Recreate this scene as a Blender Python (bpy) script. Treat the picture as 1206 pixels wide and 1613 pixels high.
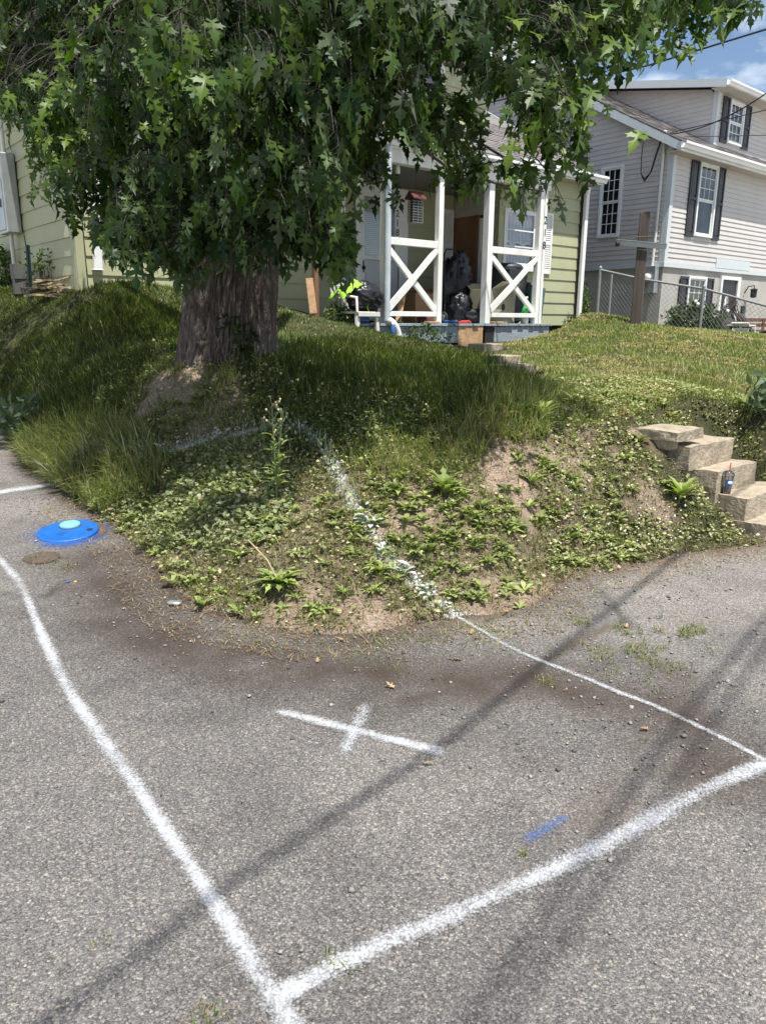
import bpy, bmesh, math, random
import numpy as np
from mathutils import Vector, Matrix, geometry
random.seed(7); RNG = np.random.default_rng(7)
for o in list(bpy.data.objects): bpy.data.objects.remove(o)
S = bpy.context.scene; COL = S.collection

# ------------------------------------------------------------ camera, sky, sun, exposure
F_PX, PITCH, ROLL, CX, CY, EYE = 1165., math.radians(14.5), math.radians(0.3), 603., 806.5, 1.5
cd = bpy.data.cameras.new('camera'); cam = bpy.data.objects.new('camera', cd); COL.objects.link(cam); S.camera = cam
cam.location = (0, 0, EYE)
cam.rotation_euler = (Matrix.Rotation(math.pi/2 - PITCH, 3, 'X') @ Matrix.Rotation(ROLL, 3, 'Z')).to_euler()
cd.sensor_fit = 'VERTICAL'; cd.sensor_height = 36; cd.lens = 36*F_PX/1613.; cd.clip_start = .05; cd.clip_end = 1200
SUN_AZ, SUN_EL = math.radians(151), math.radians(68.5)
SUNV = np.array([math.sin(SUN_AZ)*math.cos(SUN_EL), math.cos(SUN_AZ)*math.cos(SUN_EL), math.sin(SUN_EL)])
W = bpy.data.worlds.new('World'); S.world = W; W.use_nodes = True
wn, wl = W.node_tree.nodes, W.node_tree.links; wn.clear()
wo = wn.new('ShaderNodeOutputWorld'); bg = wn.new('ShaderNodeBackground'); sky = wn.new('ShaderNodeTexSky')
sky.sky_type = 'NISHITA'; sky.sun_disc = False; sky.sun_elevation = SUN_EL; sky.sun_rotation = SUN_AZ
sky.air_density = 1.0; sky.dust_density = .6; sky.ozone_density = 2.0
bg.inputs['Strength'].default_value = .088
tc = wn.new('ShaderNodeTexCoord'); mp = wn.new('ShaderNodeMapping'); mp.inputs['Scale'].default_value = (1, 1, 2.2)
mp.inputs['Location'].default_value = (.35, .1, .12)
nz = wn.new('ShaderNodeTexNoise'); nz.inputs['Scale'].default_value = 3.2; nz.inputs['Detail'].default_value = 9; nz.inputs['Roughness'].default_value = .55
rp = wn.new('ShaderNodeValToRGB'); rp.color_ramp.elements[0].position = .5; rp.color_ramp.elements[1].position = .64
mx = wn.new('ShaderNodeMixRGB'); mx.inputs[2].default_value = (10.5, 10.9, 11.5, 1)
wl.new(tc.outputs['Generated'], mp.inputs[0]); wl.new(mp.outputs[0], nz.inputs['Vector']); 
dp = wn.new('ShaderNodeVectorMath'); dp.operation = 'DOT_PRODUCT'; dp.inputs[1].default_value = (.345, .895, .275); wl.new(tc.outputs['Generated'], dp.inputs[0])
mr0 = wn.new('ShaderNodeMapRange'); mr0.inputs[1].default_value = .955; mr0.inputs[2].default_value = 1.0; mr0.inputs[4].default_value = .10; wl.new(dp.outputs['Value'], mr0.inputs[0])
ad0 = wn.new('ShaderNodeMath'); wl.new(nz.outputs['Fac'], ad0.inputs[0]); wl.new(mr0.outputs[0], ad0.inputs[1]); wl.new(ad0.outputs[0], rp.inputs[0])
wl.new(rp.outputs[0], mx.inputs[0]); wl.new(sky.outputs[0], mx.inputs[1]); wl.new(mx.outputs[0], bg.inputs[0]); wl.new(bg.outputs[0], wo.inputs[0])
sd = bpy.data.lights.new('sun', 'SUN'); sun = bpy.data.objects.new('sun', sd); COL.objects.link(sun)
sd.energy = 5.0; sd.angle = math.radians(.55); sd.color = (1, .955, .89)
sun.rotation_euler = Vector(SUNV).to_track_quat('Z', 'Y').to_euler(); sun.location = (0, 0, 30)
S.view_settings.view_transform = 'Standard'; S.view_settings.look = 'None'; S.view_settings.gamma = 1
S.view_settings.use_curve_mapping = False; S.view_settings.exposure = .68
S.render.engine = 'CYCLES'

# ------------------------------------------------------------ numeric helpers
CAMP = np.array([0, 0, EYE]); FW = np.array([0, math.cos(PITCH), -math.sin(PITCH)]); UP0 = np.array([0, math.sin(PITCH), math.cos(PITCH)])
RT = np.array([math.cos(ROLL), 0, 0]) + UP0*math.sin(ROLL); UP = np.array([-math.sin(ROLL), 0, 0]) + UP0*math.cos(ROLL)
def ray(x, y): return FW + RT*((x-CX)/F_PX) + UP*((CY-y)/F_PX)
def atd(x, y, Y): r = ray(x, y); return CAMP + r*(Y/r[1])
def img(P):
    d = np.asarray(P, float) - CAMP; z = d @ FW
    return CX + F_PX*(d @ RT)/z, CY - F_PX*(d @ UP)/z
def hsh(ix, iy, iz, seed):
    n = (ix*374761393 + iy*668265263 + iz*2147483647 + seed*974634777) & 0x7fffffff
    n = ((n ^ (n >> 13))*1274126177) & 0x7fffffff
    n = ((n ^ (n >> 16))*668265263) & 0x7fffffff
    return (n & 0xffffff)/float(0xffffff)
def vnoise(x, y, z=0., seed=0):
    x, y, z = np.broadcast_arrays(np.asarray(x, float), np.asarray(y, float), np.asarray(z, float))
    ix, iy, iz = (np.floor(v).astype(np.int64) for v in (x, y, z)); fx, fy, fz = x-ix, y-iy, z-iz
    fx, fy, fz = (f*f*(3-2*f) for f in (fx, fy, fz)); r = 0
    for a in (0, 1):
        for b in (0, 1):
            for c in (0, 1):
                r = r + hsh(ix+a, iy+b, iz+c, seed)*(fx if a else 1-fx)*(fy if b else 1-fy)*(fz if c else 1-fz)
    return r
def fbm(x, y, z=0., o=4, seed=0):
    r, a, t = 0, 1., 0
    for k in range(o):
        r = r + a*vnoise(np.asarray(x)*2**k, np.asarray(y)*2**k, np.asarray(z)*2**k, seed+k); t += a; a *= .5
    return r/t
def sstep(a, b, x): t = np.clip((x-a)/(b-a), 0, 1); return t*t*(3-2*t)

# house frame: local x runs along the fronts, local y goes in
AZ = math.radians(49.5); E1 = np.array([math.sin(AZ), math.cos(AZ), 0]); NN = np.array([-E1[1], E1[0], 0]); ROTZ = math.pi/2 - AZ
GP0 = np.array([-.005, 11., 0]); GG = np.array([5.91, 16.5, 0])
def planept(x, y, org, off):            # photo point on a wall plane parallel to the fronts -> (s, z)
    r = ray(x, y); t = ((org-CAMP) @ NN + off)/(r @ NN); p = CAMP + r*t; return (p-org) @ E1, p[2]
def sidept(x, y, org, s):               # photo point on a wall plane at right angles -> (n, z)
    r = ray(x, y); t = ((org-CAMP) @ E1 + s)/(r @ E1); p = CAMP + r*t; return (p-org) @ NN, p[2]
def W2(org, s, n, z): return org + E1*s + NN*n + np.array([0, 0, z])

# ------------------------------------------------------------ ground shape
def zroad(x, y):
    q = (np.asarray(x)+1)*-.55 + (np.asarray(y)-3.5)*.83
    return .07*np.log1p(np.exp(np.clip(q*2.5, -30, 30)))/2.5 - .0035 + .012*(fbm(np.asarray(x)*.8, np.asarray(y)*.8, 0, 2, 5)-.5)
def onroad(x, y):
    r = ray(x, y); z = 0.
    for _ in range(12):
        t = (z-EYE)/r[2]; p = CAMP + r*t; z = float(zroad(p[0], p[1]))
    return p
TOE_PX = [(0, 672), (35, 735), (85, 768), (140, 805), (205, 850), (235, 885), (270, 925), (320, 962), (400, 985), (480, 1000), (560, 1000), (650, 985),
          (760, 972), (845, 950), (890, 912), (1000, 890), (1100, 868), (1206, 858)]
TOE = [onroad(*q) for q in TOE_PX]
TOE = [np.array([-12, 10.6, 0]), np.array([-7, 9.3, 0])] + [p for p in TOE] + [np.array([4.2, 5.5, 0]), np.array([12, 8.6, 0])]
tx = np.array([p[0] for p in TOE]); ty = np.array([p[1] for p in TOE])
def toe_d(x, y):
    yt = np.interp(x, tx, ty); e = .15; sl = (np.interp(x+e, tx, ty)-np.interp(x-e, tx, ty))/(2*e)
    return (y-yt)/np.sqrt(1+sl*sl)
CTRL = [(60, 600, 7.7), (200, 730, 5.5), (200, 600, 6.9), (200, 480, 8.7), (125, 466, 9.1), (0, 445, 12), (0, 468, 10.4), (350, 590, 6.7), (300, 700, 5.5),
        (400, 700, 5.2), (400, 800, 4.5), (300, 840, 4.35), (560, 850, 4.05), (640, 700, 4.9), (560, 765, 4.5), (640, 620, 6.2), (560, 520, 10), (640, 534, 10.9), (730, 548, 11.4), (700, 560, 9.6), (850, 552, 12.4), (790, 550, 12.0),
        (915, 500, 12.2), (1000, 512, 12), (1050, 522, 13), (1206, 545, 14), (1000, 565, 9), (900, 620, 6.5), (850, 690, 5.1), (760, 800, 4.35), (950, 800, 4.85),
        (1040, 705, 5.4), (1206, 650, 6.8), (1206, 600, 8.6), (1100, 590, 8.2), (440, 520, 9.2), (300, 500, 9)]
pts = [atd(*c) for c in CTRL] + [np.array([p[0], p[1], float(zroad(p[0], p[1]))]) for p in TOE]
pts += [np.array(q) for q in [(8, 17, .45), (11, 9.5, .7), (9, 20, .4), (-4, 13, 2.05), (-5.5, 11.8, 2.0), (-1.5, 13, 1.6), (-8, 17, 2.4), (0, 20, 1.8), (4.6, 17, .9), (3.2, 6., .72), (3.1, 5.55, .45)]]
CP = np.array(pts)
def tk(r2): return .5*r2*np.log(r2+1e-9)
def _fit():
    n = len(CP); d2 = (CP[:, None, 0]-CP[None, :, 0])**2 + (CP[:, None, 1]-CP[None, :, 1])**2
    A = np.zeros((n+3, n+3)); A[:n, :n] = tk(d2) + np.eye(n)*.004; A[:n, n] = 1; A[:n, n+1:] = CP[:, :2]; A[n:, :n] = A[:n, n:].T
    b = np.zeros(n+3); b[:n] = CP[:, 2]; return np.linalg.solve(A, b)
TW = _fit()
def tps(x, y):
    x = np.asarray(x, float); y = np.asarray(y, float); r = TW[-3] + TW[-2]*x + TW[-1]*y
    for k in range(len(CP)): r = r + TW[k]*tk((x-CP[k, 0])**2 + (y-CP[k, 1])**2)
    return r
def zlawn(x, y):
    d = toe_d(x, y); zr = zroad(x, y); t = np.maximum(tps(x, y), zr + .02)
    t = t + .20*np.exp(-(((np.asarray(x)+1.42)/.75)**2 + ((np.asarray(y)-6.45)/.75)**2))
    lump = .05*(fbm(np.asarray(x)*2.2, np.asarray(y)*2.2, 0, 4, 21)-.5)*sstep(0, .5, d)
    z = zr + (t-zr)*sstep(-.1, .45, d) + lump + .02*sstep(-.05, .06, d)
    s_ = (np.asarray(x)-2.68)*E1[0] + (np.asarray(y)-4.99)*E1[1]; n_ = (np.asarray(x)-2.68)*NN[0] + (np.asarray(y)-4.99)*NN[1]
    lim = np.maximum(zr+.01, -.10+.85*n_) + .9*sstep(-.12, -.65, s_) + .9*sstep(.60, 1.3, s_) + 2*sstep(1.0, 1.3, n_)
    z = np.minimum(z, np.where(n_ > -.3, lim, 9))
    return np.where(d < 0, zr - .02 + .5*np.minimum(d, 0)*.2 + .02*sstep(-.05, .06, d), z)
def onlawn(x, y):
    r = ray(x, y); t = np.arange(2.5, 20, .01); P = CAMP[None] + r[None]*t[:, None]
    h = zlawn(P[:, 0], P[:, 1]); k = np.argmax((P[:, 2] < h) & (toe_d(P[:, 0], P[:, 1]) > -.02))
    p = P[k].copy(); p[2] = h[k]; return p
def crest(x, y0=7.5, y1=12.):          # highest visible ground in a column of the photo
    best = None
    for Y in np.arange(y0, y1, .05):
        q = CAMP + ray(x, 450)*(Y/ray(x, 450)[1]); q[2] = float(zlawn(q[0], q[1])); v = img(q)[1]
        if best is None or v < best[0]: best = (v, q)
    return best[1]
def inpoly(x, y, poly):
    x = np.asarray(x); r = np.zeros(x.shape, bool); n = len(poly)
    for i in range(n):
        x0, y0 = poly[i][:2]; x1, y1 = poly[(i+1) % n][:2]
        c = ((y0 > y) != (y1 > y)) & (x < (x1-x0)*(y-y0)/((y1-y0) if y1 != y0 else 1e-9) + x0); r ^= c
    return r
def polyd(x, y, pl):
    r = np.full(np.shape(x), 1e9)
    for (a, b) in zip(pl[:-1], pl[1:]):
        ax, ay = a[:2]; dx, dy = b[0]-ax, b[1]-ay; t = np.clip(((x-ax)*dx+(y-ay)*dy)/(dx*dx+dy*dy+1e-9), 0, 1)
        r = np.minimum(r, np.hypot(x-ax-t*dx, y-ay-t*dy))
    return r

# ------------------------------------------------------------ object helpers
def props(o, label=None, cat=None, group=None, kind=None):
    for k, v in (('label', label), ('category', cat), ('group', group), ('kind', kind)):
        if v: o[k] = v
    return o
def thing(name, label, cat, loc=(0, 0, 0), rz=0, group=None):
    o = bpy.data.objects.new(name, None); COL.objects.link(o); o.location = tuple(loc); o.rotation_euler = (0, 0, rz)
    o.empty_display_size = .1; return props(o, label, cat, group)
def link(name, me, parent=None, mat=None):
    if mat and not me.materials: me.materials.append(mat)
    o = bpy.data.objects.new(name, me); COL.objects.link(o); o.parent = parent; return o
def dup(o, parent=None):
    c = o.copy(); COL.objects.link(c); c.parent = parent
    for ch in o.children: dup(ch, c)
    return c
class MB:
    def __init__(s): s.v = []; s.f = []; s.sm = []
    def add(s, vs, fs, smooth=False):
        b = len(s.v); s.v += [tuple(map(float, v)) for v in vs]; s.f += [tuple(b+i for i in f) for f in fs]; s.sm += [smooth]*len(fs); return s
    def box(s, x0, x1, y0, y1, z0, z1):
        return s.add([(x, y, z) for z in (z0, z1) for y in (y0, y1) for x in (x0, x1)], [(0, 2, 3, 1), (4, 5, 7, 6), (0, 1, 5, 4), (2, 6, 7, 3), (0, 4, 6, 2), (1, 3, 7, 5)])
    def bar(s, a, b, w, d, up=(0, 0, 1)):     # rectangular bar from a to b
        a, b = np.array(a, float), np.array(b, float); t = b-a; t /= np.linalg.norm(t); u = np.cross(t, up)
        if np.linalg.norm(u) < 1e-4: u = np.cross(t, (0, 1, 0))
        u /= np.linalg.norm(u); v = np.cross(u, t); vs = [p + u*i*w/2 + v*j*d/2 for p in (a, b) for j in (-1, 1) for i in (-1, 1)]
        return s.add(vs, [(0, 1, 3, 2), (4, 6, 7, 5), (0, 4, 5, 1), (2, 3, 7, 6), (0, 2, 6, 4), (1, 5, 7, 3)])
    def tube(s, P, R, n=8, smooth=True, cap=True):
        P = [np.array(p, float) for p in P]; m = len(P); R = [R]*m if np.isscalar(R) else R; vs = []
        ref = None
        for i in range(m):
            t = P[min(i+1, m-1)]-P[max(i-1, 0)]; t /= (np.linalg.norm(t)+1e-12)
            if ref is None: ref = np.cross(t, (0, 0, 1)) if abs(t[2]) < .9 else np.cross(t, (0, 1, 0))
            u = ref - t*(ref @ t); u /= (np.linalg.norm(u)+1e-12); ref = u; w = np.cross(t, u)
            for k in range(n): a = 2*math.pi*k/n; vs.append(P[i] + (u*math.cos(a)+w*math.sin(a))*R[i])
        fs = [(i*n+k, i*n+(k+1) % n, (i+1)*n+(k+1) % n, (i+1)*n+k) for i in range(m-1) for k in range(n)]
        s.add(vs, fs, smooth)
        if cap: s.add(vs[:n], [tuple(range(n))[::-1]]); s.add(vs[-n:], [tuple(range(n))])
        return s
    def lathe(s, prof, c=(0, 0, 0), n=24, smooth=True, sx=1, sy=1):
        vs = [(c[0]+r*sx*math.cos(2*math.pi*k/n), c[1]+r*sy*math.sin(2*math.pi*k/n), c[2]+z) for r, z in prof for k in range(n)]
        fs = [(i*n+k, i*n+(k+1) % n, (i+1)*n+(k+1) % n, (i+1)*n+k) for i in range(len(prof)-1) for k in range(n)]
        s.add(vs, fs, smooth); s.add(vs[:n], [tuple(range(n))[::-1]]); return s.add(vs[-n:], [tuple(range(n))])
    def blob(s, c, r, amp=.15, seed=0, nu=36, nv=22, fr=2.5, crease=.0):
        th = np.linspace(0, 2*math.pi, nu, endpoint=False); ph = np.linspace(.03, math.pi-.03, nv); T, H = np.meshgrid(th, ph)
        d = np.stack([np.sin(H)*np.cos(T), np.sin(H)*np.sin(T), np.cos(H)], -1)
        k = 1 + amp*(fbm(d[..., 0]*fr+9, d[..., 1]*fr+9, d[..., 2]*fr+9, 4, seed)-.5)*2
        if crease: k += crease*np.abs(fbm(d[..., 0]*6+3, d[..., 1]*6+3, d[..., 2]*6+3, 3, seed+9)-.5)*2
        P = d*k[..., None]*np.array(r) + np.array(c); vs = P.reshape(-1, 3)
        fs = [(i*nu+j, (i+1)*nu+j, (i+1)*nu+(j+1) % nu, i*nu+(j+1) % nu) for i in range(nv-1) for j in range(nu)]
        s.add(vs, fs, True); s.add(vs[:nu], [tuple(range(nu))], True); return s.add(vs[-nu:], [tuple(range(nu))[::-1]], True)
    def mesh(s, name, mat=None):
        me = bpy.data.meshes.new(name); me.from_pydata(s.v, [], s.f); me.polygons.foreach_set('use_smooth', s.sm); me.update()
        if mat: me.materials.append(mat)
        return me
    def part(s, name, mat, parent=None, bevel=0, label=None, kind=None):
        o = link(name, s.mesh(name, mat), parent)
        if bevel: m = o.modifiers.new('bevel', 'BEVEL'); m.width = bevel; m.segments = 2; m.limit_method = 'ANGLE'
        return props(o, label, kind=kind)
    def solo(s, name, mat, label, cat, group=None, bevel=0, kind=None): o = s.part(name, mat, None, bevel); return props(o, label, cat, group, kind)
def arrmesh(name, V, T, mat, C=None, smooth=False, q=3):
    me = bpy.data.meshes.new(name); V = np.ascontiguousarray(V, np.float32); T = np.ascontiguousarray(T, np.int32); nf = len(T)
    me.vertices.add(len(V)); me.vertices.foreach_set('co', V.ravel()); me.loops.add(nf*q); me.loops.foreach_set('vertex_index', T.ravel())
    me.polygons.add(nf); me.polygons.foreach_set('loop_start', np.arange(0, nf*q, q, dtype=np.int32)); me.polygons.foreach_set('loop_total', np.full(nf, q, np.int32))
    if smooth: me.polygons.foreach_set('use_smooth', np.ones(nf, bool))
    if C is not None:
        a = me.color_attributes.new('Col', 'FLOAT_COLOR', 'POINT'); c4 = np.ones((len(V), 4), np.float32); c4[:, :C.shape[1]] = C; a.data.foreach_set('color', c4.ravel())
    me.update(calc_edges=True); me.materials.append(mat); return me

# ------------------------------------------------------------ materials
def newmat(name):
    m = bpy.data.materials.new(name); m.use_nodes = True; n = m.node_tree.nodes; l = m.node_tree.links
    return m, n, l, n['Principled BSDF']
def N(n, typ, **kw):
    x = n.new('ShaderNode'+typ)
    for k, v in kw.items():
        if k in x.inputs: x.inputs[k].default_value = v
        else: setattr(x, k, v)
    return x
def ramp(n, stops):
    r = n.new('ShaderNodeValToRGB'); e = r.color_ramp.elements
    while len(e) < len(stops): e.new(.5)
    for i, (p, c) in enumerate(stops): e[i].position = p; e[i].color = (*c, 1) if len(c) == 3 else c
    return r
def surf(name, c, rough=.6, var=.12, scale=6, dirt=.0, dirtc=(.12, .1, .07), bump=.0, bscale=60, metal=0, stretch=(1, 1, 1), rnd=.0, spec=.5, coat=0):
    m, n, l, b = newmat(name); b.inputs['Roughness'].default_value = rough; b.inputs['Metallic'].default_value = metal; b.inputs['Specular IOR Level'].default_value = spec
    t = N(n, 'TexCoord'); mp = N(n, 'Mapping'); mp.inputs['Scale'].default_value = stretch; l.new(t.outputs['Object'], mp.inputs[0])
    nz = N(n, 'TexNoise', Scale=scale, Detail=7., Roughness=.6); l.new(mp.outputs[0], nz.inputs['Vector'])
    lo = tuple(x*(1-var) for x in c); hi = tuple(min(1, x*(1+var)) for x in c)
    r = ramp(n, [(.3, lo), (.7, hi)]); l.new(nz.outputs['Fac'], r.inputs[0]); out = r.outputs[0]
    if rnd:
        oi = N(n, 'ObjectInfo'); mr = N(n, 'MapRange'); mr.inputs['To Min'].default_value = 1-rnd; mr.inputs['To Max'].default_value = 1+rnd; l.new(oi.outputs['Random'], mr.inputs[0])
        h = N(n, 'HueSaturation'); l.new(mr.outputs[0], h.inputs['Value']); l.new(out, h.inputs['Color']); out = h.outputs[0]
    if dirt:
        n2 = N(n, 'TexNoise', Scale=scale*.35, Detail=9., Roughness=.7); l.new(mp.outputs[0], n2.inputs['Vector'])
        r2 = ramp(n, [(.48, (0, 0, 0)), (.75, (dirt,)*3)]); l.new(n2.outputs['Fac'], r2.inputs[0]); mx = N(n, 'MixRGB'); mx.inputs[2].default_value = (*dirtc, 1)
        l.new(r2.outputs[0], mx.inputs[0]); l.new(out, mx.inputs[1]); out = mx.outputs[0]
    l.new(out, b.inputs['Base Color'])
    if bump:
        n3 = N(n, 'TexNoise', Scale=bscale, Detail=5.); l.new(mp.outputs[0], n3.inputs['Vector']); bp = N(n, 'Bump', Strength=bump, Distance=.01); l.new(n3.outputs['Fac'], bp.inputs['Height']); l.new(bp.outputs[0], b.inputs['Normal'])
    return m
M = {}
M['white_trim'] = surf('white_trim', (.72, .73, .72), .5, .06, 5, .35, (.38, .36, .3), .15, 40)
M['white_wood'] = surf('white_wood', (.74, .74, .71), .6, .07, 8, .5, (.36, .33, .27), .3, 30, stretch=(1, 1, .25))
M['green_siding'] = surf('green_siding', (.36, .365, .225), .6, .05, 3, .22, (.22, .22, .13), .12, 50, rnd=.03)
M['gray_siding'] = surf('gray_siding', (.51, .485, .46), .55, .05, 4, .16, (.3, .28, .27), .06, 80, rnd=.03)
M['shingle'] = surf('shingle', (.17, .155, .15), .9, .35, 45, .3, (.1, .09, .09), .6, 120)
M['metal_gray'] = surf('metal_gray', (.42, .45, .46), .38, .1, 8, .2, (.25, .25, .25), .05, 20, metal=.7)
M['galvanized'] = surf('galvanized', (.26, .27, .27), .5, .12, 12, .3, (.18, .17, .16), .1, 30, metal=.35)
M['black_shutter'] = surf('black_shutter', (.02, .021, .026), .45, .15, 8)
M['blue_paint_wood'] = surf('blue_paint_wood', (.25, .30, .34), .7, .12, 7, .6, (.28, .21, .15), .5, 40, stretch=(.4, 1, 2))
M['rust_wood'] = surf('rust_wood', (.42, .27, .15), .85, .3, 12, .4, (.2, .1, .05), .5, 40)
M['plywood'] = surf('plywood', (.20, .095, .045), .65, .25, 5, .2, (.1, .05, .03), .2, 30, stretch=(1, 1, .2))
M['stud'] = surf('stud', (.17, .085, .045), .7, .2, 10, .2, (.08, .04, .03), .2, 30, stretch=(1, 1, .15))
M['wood_old'] = surf('wood_old', (.075, .06, .05), .9, .4, 14, .5, (.07, .05, .045), .8, 30, stretch=(1, 1, .08))
M['concrete'] = surf('concrete', (.34, .285, .21), .95, .28, 16, .8, (.15, .125, .09), 1.0, 45)
M['stucco'] = surf('stucco', (.40, .38, .34), .92, .1, 2.5, .4, (.27, .26, .24), .3, 60)
M['block'] = surf('block', (.10, .10, .095), .95, .2, 14, .4, (.05, .05, .05), .7, 60)
M['bag'] = surf('bag', (.010, .011, .015), .34, .2, 8, bump=1., bscale=22)
M['bin_dark'] = surf('bin_dark', (.03, .036, .045), .5, .1, 5)
M['bin_teal'] = surf('bin_teal', (.05, .13, .12), .5, .1, 5)
M['cardboard'] = surf('cardboard', (.30, .28, .2), .85, .1, 6, .2, (.2, .17, .1))
M['cardboard_brown'] = surf('cardboard_brown', (.26, .15, .075), .85, .1, 6)
M['plastic_white'] = surf('plastic_white', (.62, .61, .56), .45, .05, 6, .3, (.4, .38, .33))
M['weedstem'] = surf('weedstem', (.13, .17, .07), .7)
M['hivis'] = surf('hivis', (.26, .50, .035), .7, .12, 9, bump=.3, bscale=15)
M['green_plastic'] = surf('green_plastic', (.06, .55, .12), .4, .08)
M['red'] = surf('red', (.55, .05, .03), .5, .1); M['blue_obj'] = surf('blue_obj', (.04, .12, .35), .5, .2)
M['dark'] = surf('dark', (.018, .017, .018), .7, .2); M['interior'] = surf('interior', (.03, .03, .032), .9, .2)
M['curtain'] = surf('curtain', (.66, .67, .78), .8, .05, 5, bump=.25, bscale=18, stretch=(3, 3, .5))
M['lace'] = surf('lace', (.8, .8, .84), .8, .04)
M['maroon'] = surf('maroon', (.09, .022, .018), .6, .1); M['brown_bench'] = surf('brown_bench', (.14, .06, .035), .7, .3, 12, bump=.4, bscale=40)
M['pipe_metal'] = surf('pipe_metal', (.50, .56, .60), .4, .12, 6, .2, (.35, .38, .4), .05, 20, metal=.25)
M['lid_blue'] = surf('lid_blue', (.008, .11, .42), .45, .14, 16, .4, (.01, .06, .25), .3, 70); M['lid_pale'] = surf('lid_pale', (.17, .44, .52), .5, .1, 20)
M['iron'] = surf('iron', (.085, .06, .048), .85, .3, 25, .5, (.14, .11, .08), .6, 60)
M['tpost'] = surf('tpost', (.008, .022, .018), .4, .2); M['cable'] = surf('cable', (.015, .015, .016), .6, .1)
M['straw'] = surf('straw', (.42, .34, .2), .95, .2, 20); M['charcoal'] = surf('charcoal', (.04, .038, .04), .9, .4, 9, bump=.7, bscale=25)
M['porch_ceiling'] = surf('porch_ceiling', (.16, .155, .14), .8, .1)
M['soffit'] = surf('soffit', (.45, .42, .36), .7, .06)
M['storm'] = surf('storm_door', (.50, .53, .55), .45, .04); M['teal_trim'] = surf('teal_trim', (.52, .56, .57), .5, .04)
M['cola'] = surf('cola', (.04, .012, .008), .15, .1)
def glassmat(name, tint=(.02, .025, .03), gl=.5):
    m, n, l, b = newmat(name); n.remove(b); o = n['Material Output']; tr = N(n, 'BsdfTransparent'); tr.inputs[0].default_value = (.8, .83, .82, 1)
    g = N(n, 'BsdfGlossy', Roughness=.03); g.inputs[0].default_value = (.9, .93, .95, 1); fr = N(n, 'Fresnel', IOR=1.5); ma = N(n, 'Math', operation='MULTIPLY_ADD'); ma.inputs[1].default_value = 1.; ma.inputs[2].default_value = gl*.12
    nz = N(n, 'TexNoise', Scale=1.2, Detail=2.); bp = N(n, 'Bump', Strength=.08, Distance=.05); l.new(nz.outputs[0], bp.inputs['Height']); l.new(bp.outputs[0], g.inputs['Normal'])
    l.new(fr.outputs[0], ma.inputs[0]); mi = N(n, 'MixShader'); l.new(ma.outputs[0], mi.inputs[0]); l.new(tr.outputs[0], mi.inputs[1]); l.new(g.outputs[0], mi.inputs[2]); l.new(mi.outputs[0], o.inputs[0]); return m
M['glass'] = glassmat('glass'); M['cup'] = glassmat('cup_plastic', gl=1.2)
def vcmat(name, rough=.6, trans=.35, silver=False, hue=0):
    m, n, l, b = newmat(name); o = n['Material Output']; a = N(n, 'Attribute'); a.attribute_name = 'Col'; col = a.outputs['Color']
    if silver:
        g = N(n, 'NewGeometry'); mx = N(n, 'MixRGB'); h = N(n, 'MixRGB'); h.inputs[0].default_value = .35; h.inputs[2].default_value = (.20, .26, .17, 1)
        l.new(col, h.inputs[1]); l.new(g.outputs['Backfacing'], mx.inputs[0]); l.new(col, mx.inputs[1]); l.new(h.outputs[0], mx.inputs[2]); col = mx.outputs[0]
    l.new(col, b.inputs['Base Color']); b.inputs['Roughness'].default_value = rough; b.inputs['Specular IOR Level'].default_value = .22
    t = N(n, 'BsdfTranslucent'); ml = N(n, 'MixRGB', blend_type='MULTIPLY'); ml.inputs[0].default_value = 1; ml.inputs[2].default_value = (1.25, 1.45, .45, 1)
    l.new(col, ml.inputs[1]); l.new(ml.outputs[0], t.inputs[0]); mi = N(n, 'MixShader'); mi.inputs[0].default_value = trans
    l.new(b.outputs[0], mi.inputs[1]); l.new(t.outputs[0], mi.inputs[2]); l.new(mi.outputs[0], o.inputs[0]); return m
M['grass'] = vcmat('grass_blade', .6, .3); M['leaf'] = vcmat('maple_leaf', .42, .36, True); M['weed'] = vcmat('weed_leaf', .55, .28)
def barkmat():
    m, n, l, b = newmat('bark'); t = N(n, 'TexCoord'); mp = N(n, 'Mapping'); mp.inputs['Scale'].default_value = (1, 1, .16); l.new(t.outputs['Object'], mp.inputs[0])
    v = N(n, 'TexNoise', Scale=38., Detail=8., Roughness=.65, Distortion=.4); l.new(mp.outputs[0], v.inputs['Vector']); a = N(n, 'Attribute'); a.attribute_name = 'Col'
    r = ramp(n, [(.3, (.042, .035, .031)), (.5, (.105, .09, .08)), (.72, (.215, .195, .18))]); l.new(v.outputs['Fac'], r.inputs[0])
    big = N(n, 'TexNoise', Scale=3., Detail=4.); l.new(t.outputs['Object'], big.inputs['Vector']); rb = ramp(n, [(.4, (1, .92, .88)), (.62, (1.15, 1.15, 1.15))]); l.new(big.outputs['Fac'], rb.inputs[0])
    mu = N(n, 'MixRGB', blend_type='MULTIPLY'); mu.inputs[0].default_value = 1; l.new(r.outputs[0], mu.inputs[1]); l.new(rb.outputs[0], mu.inputs[2])
    m2 = N(n, 'MixRGB', blend_type='MULTIPLY'); m2.inputs[0].default_value = .6; l.new(mu.outputs[0], m2.inputs[1]); l.new(a.outputs['Color'], m2.inputs[2]); l.new(m2.outputs[0], b.inputs['Base Color'])
    b.inputs['Roughness'].default_value = .95; bp = N(n, 'Bump', Strength=.8, Distance=.012); l.new(v.outputs['Fac'], bp.inputs['Height']); l.new(bp.outputs[0], b.inputs['Normal']); return m
M['bark'] = barkmat()
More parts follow.
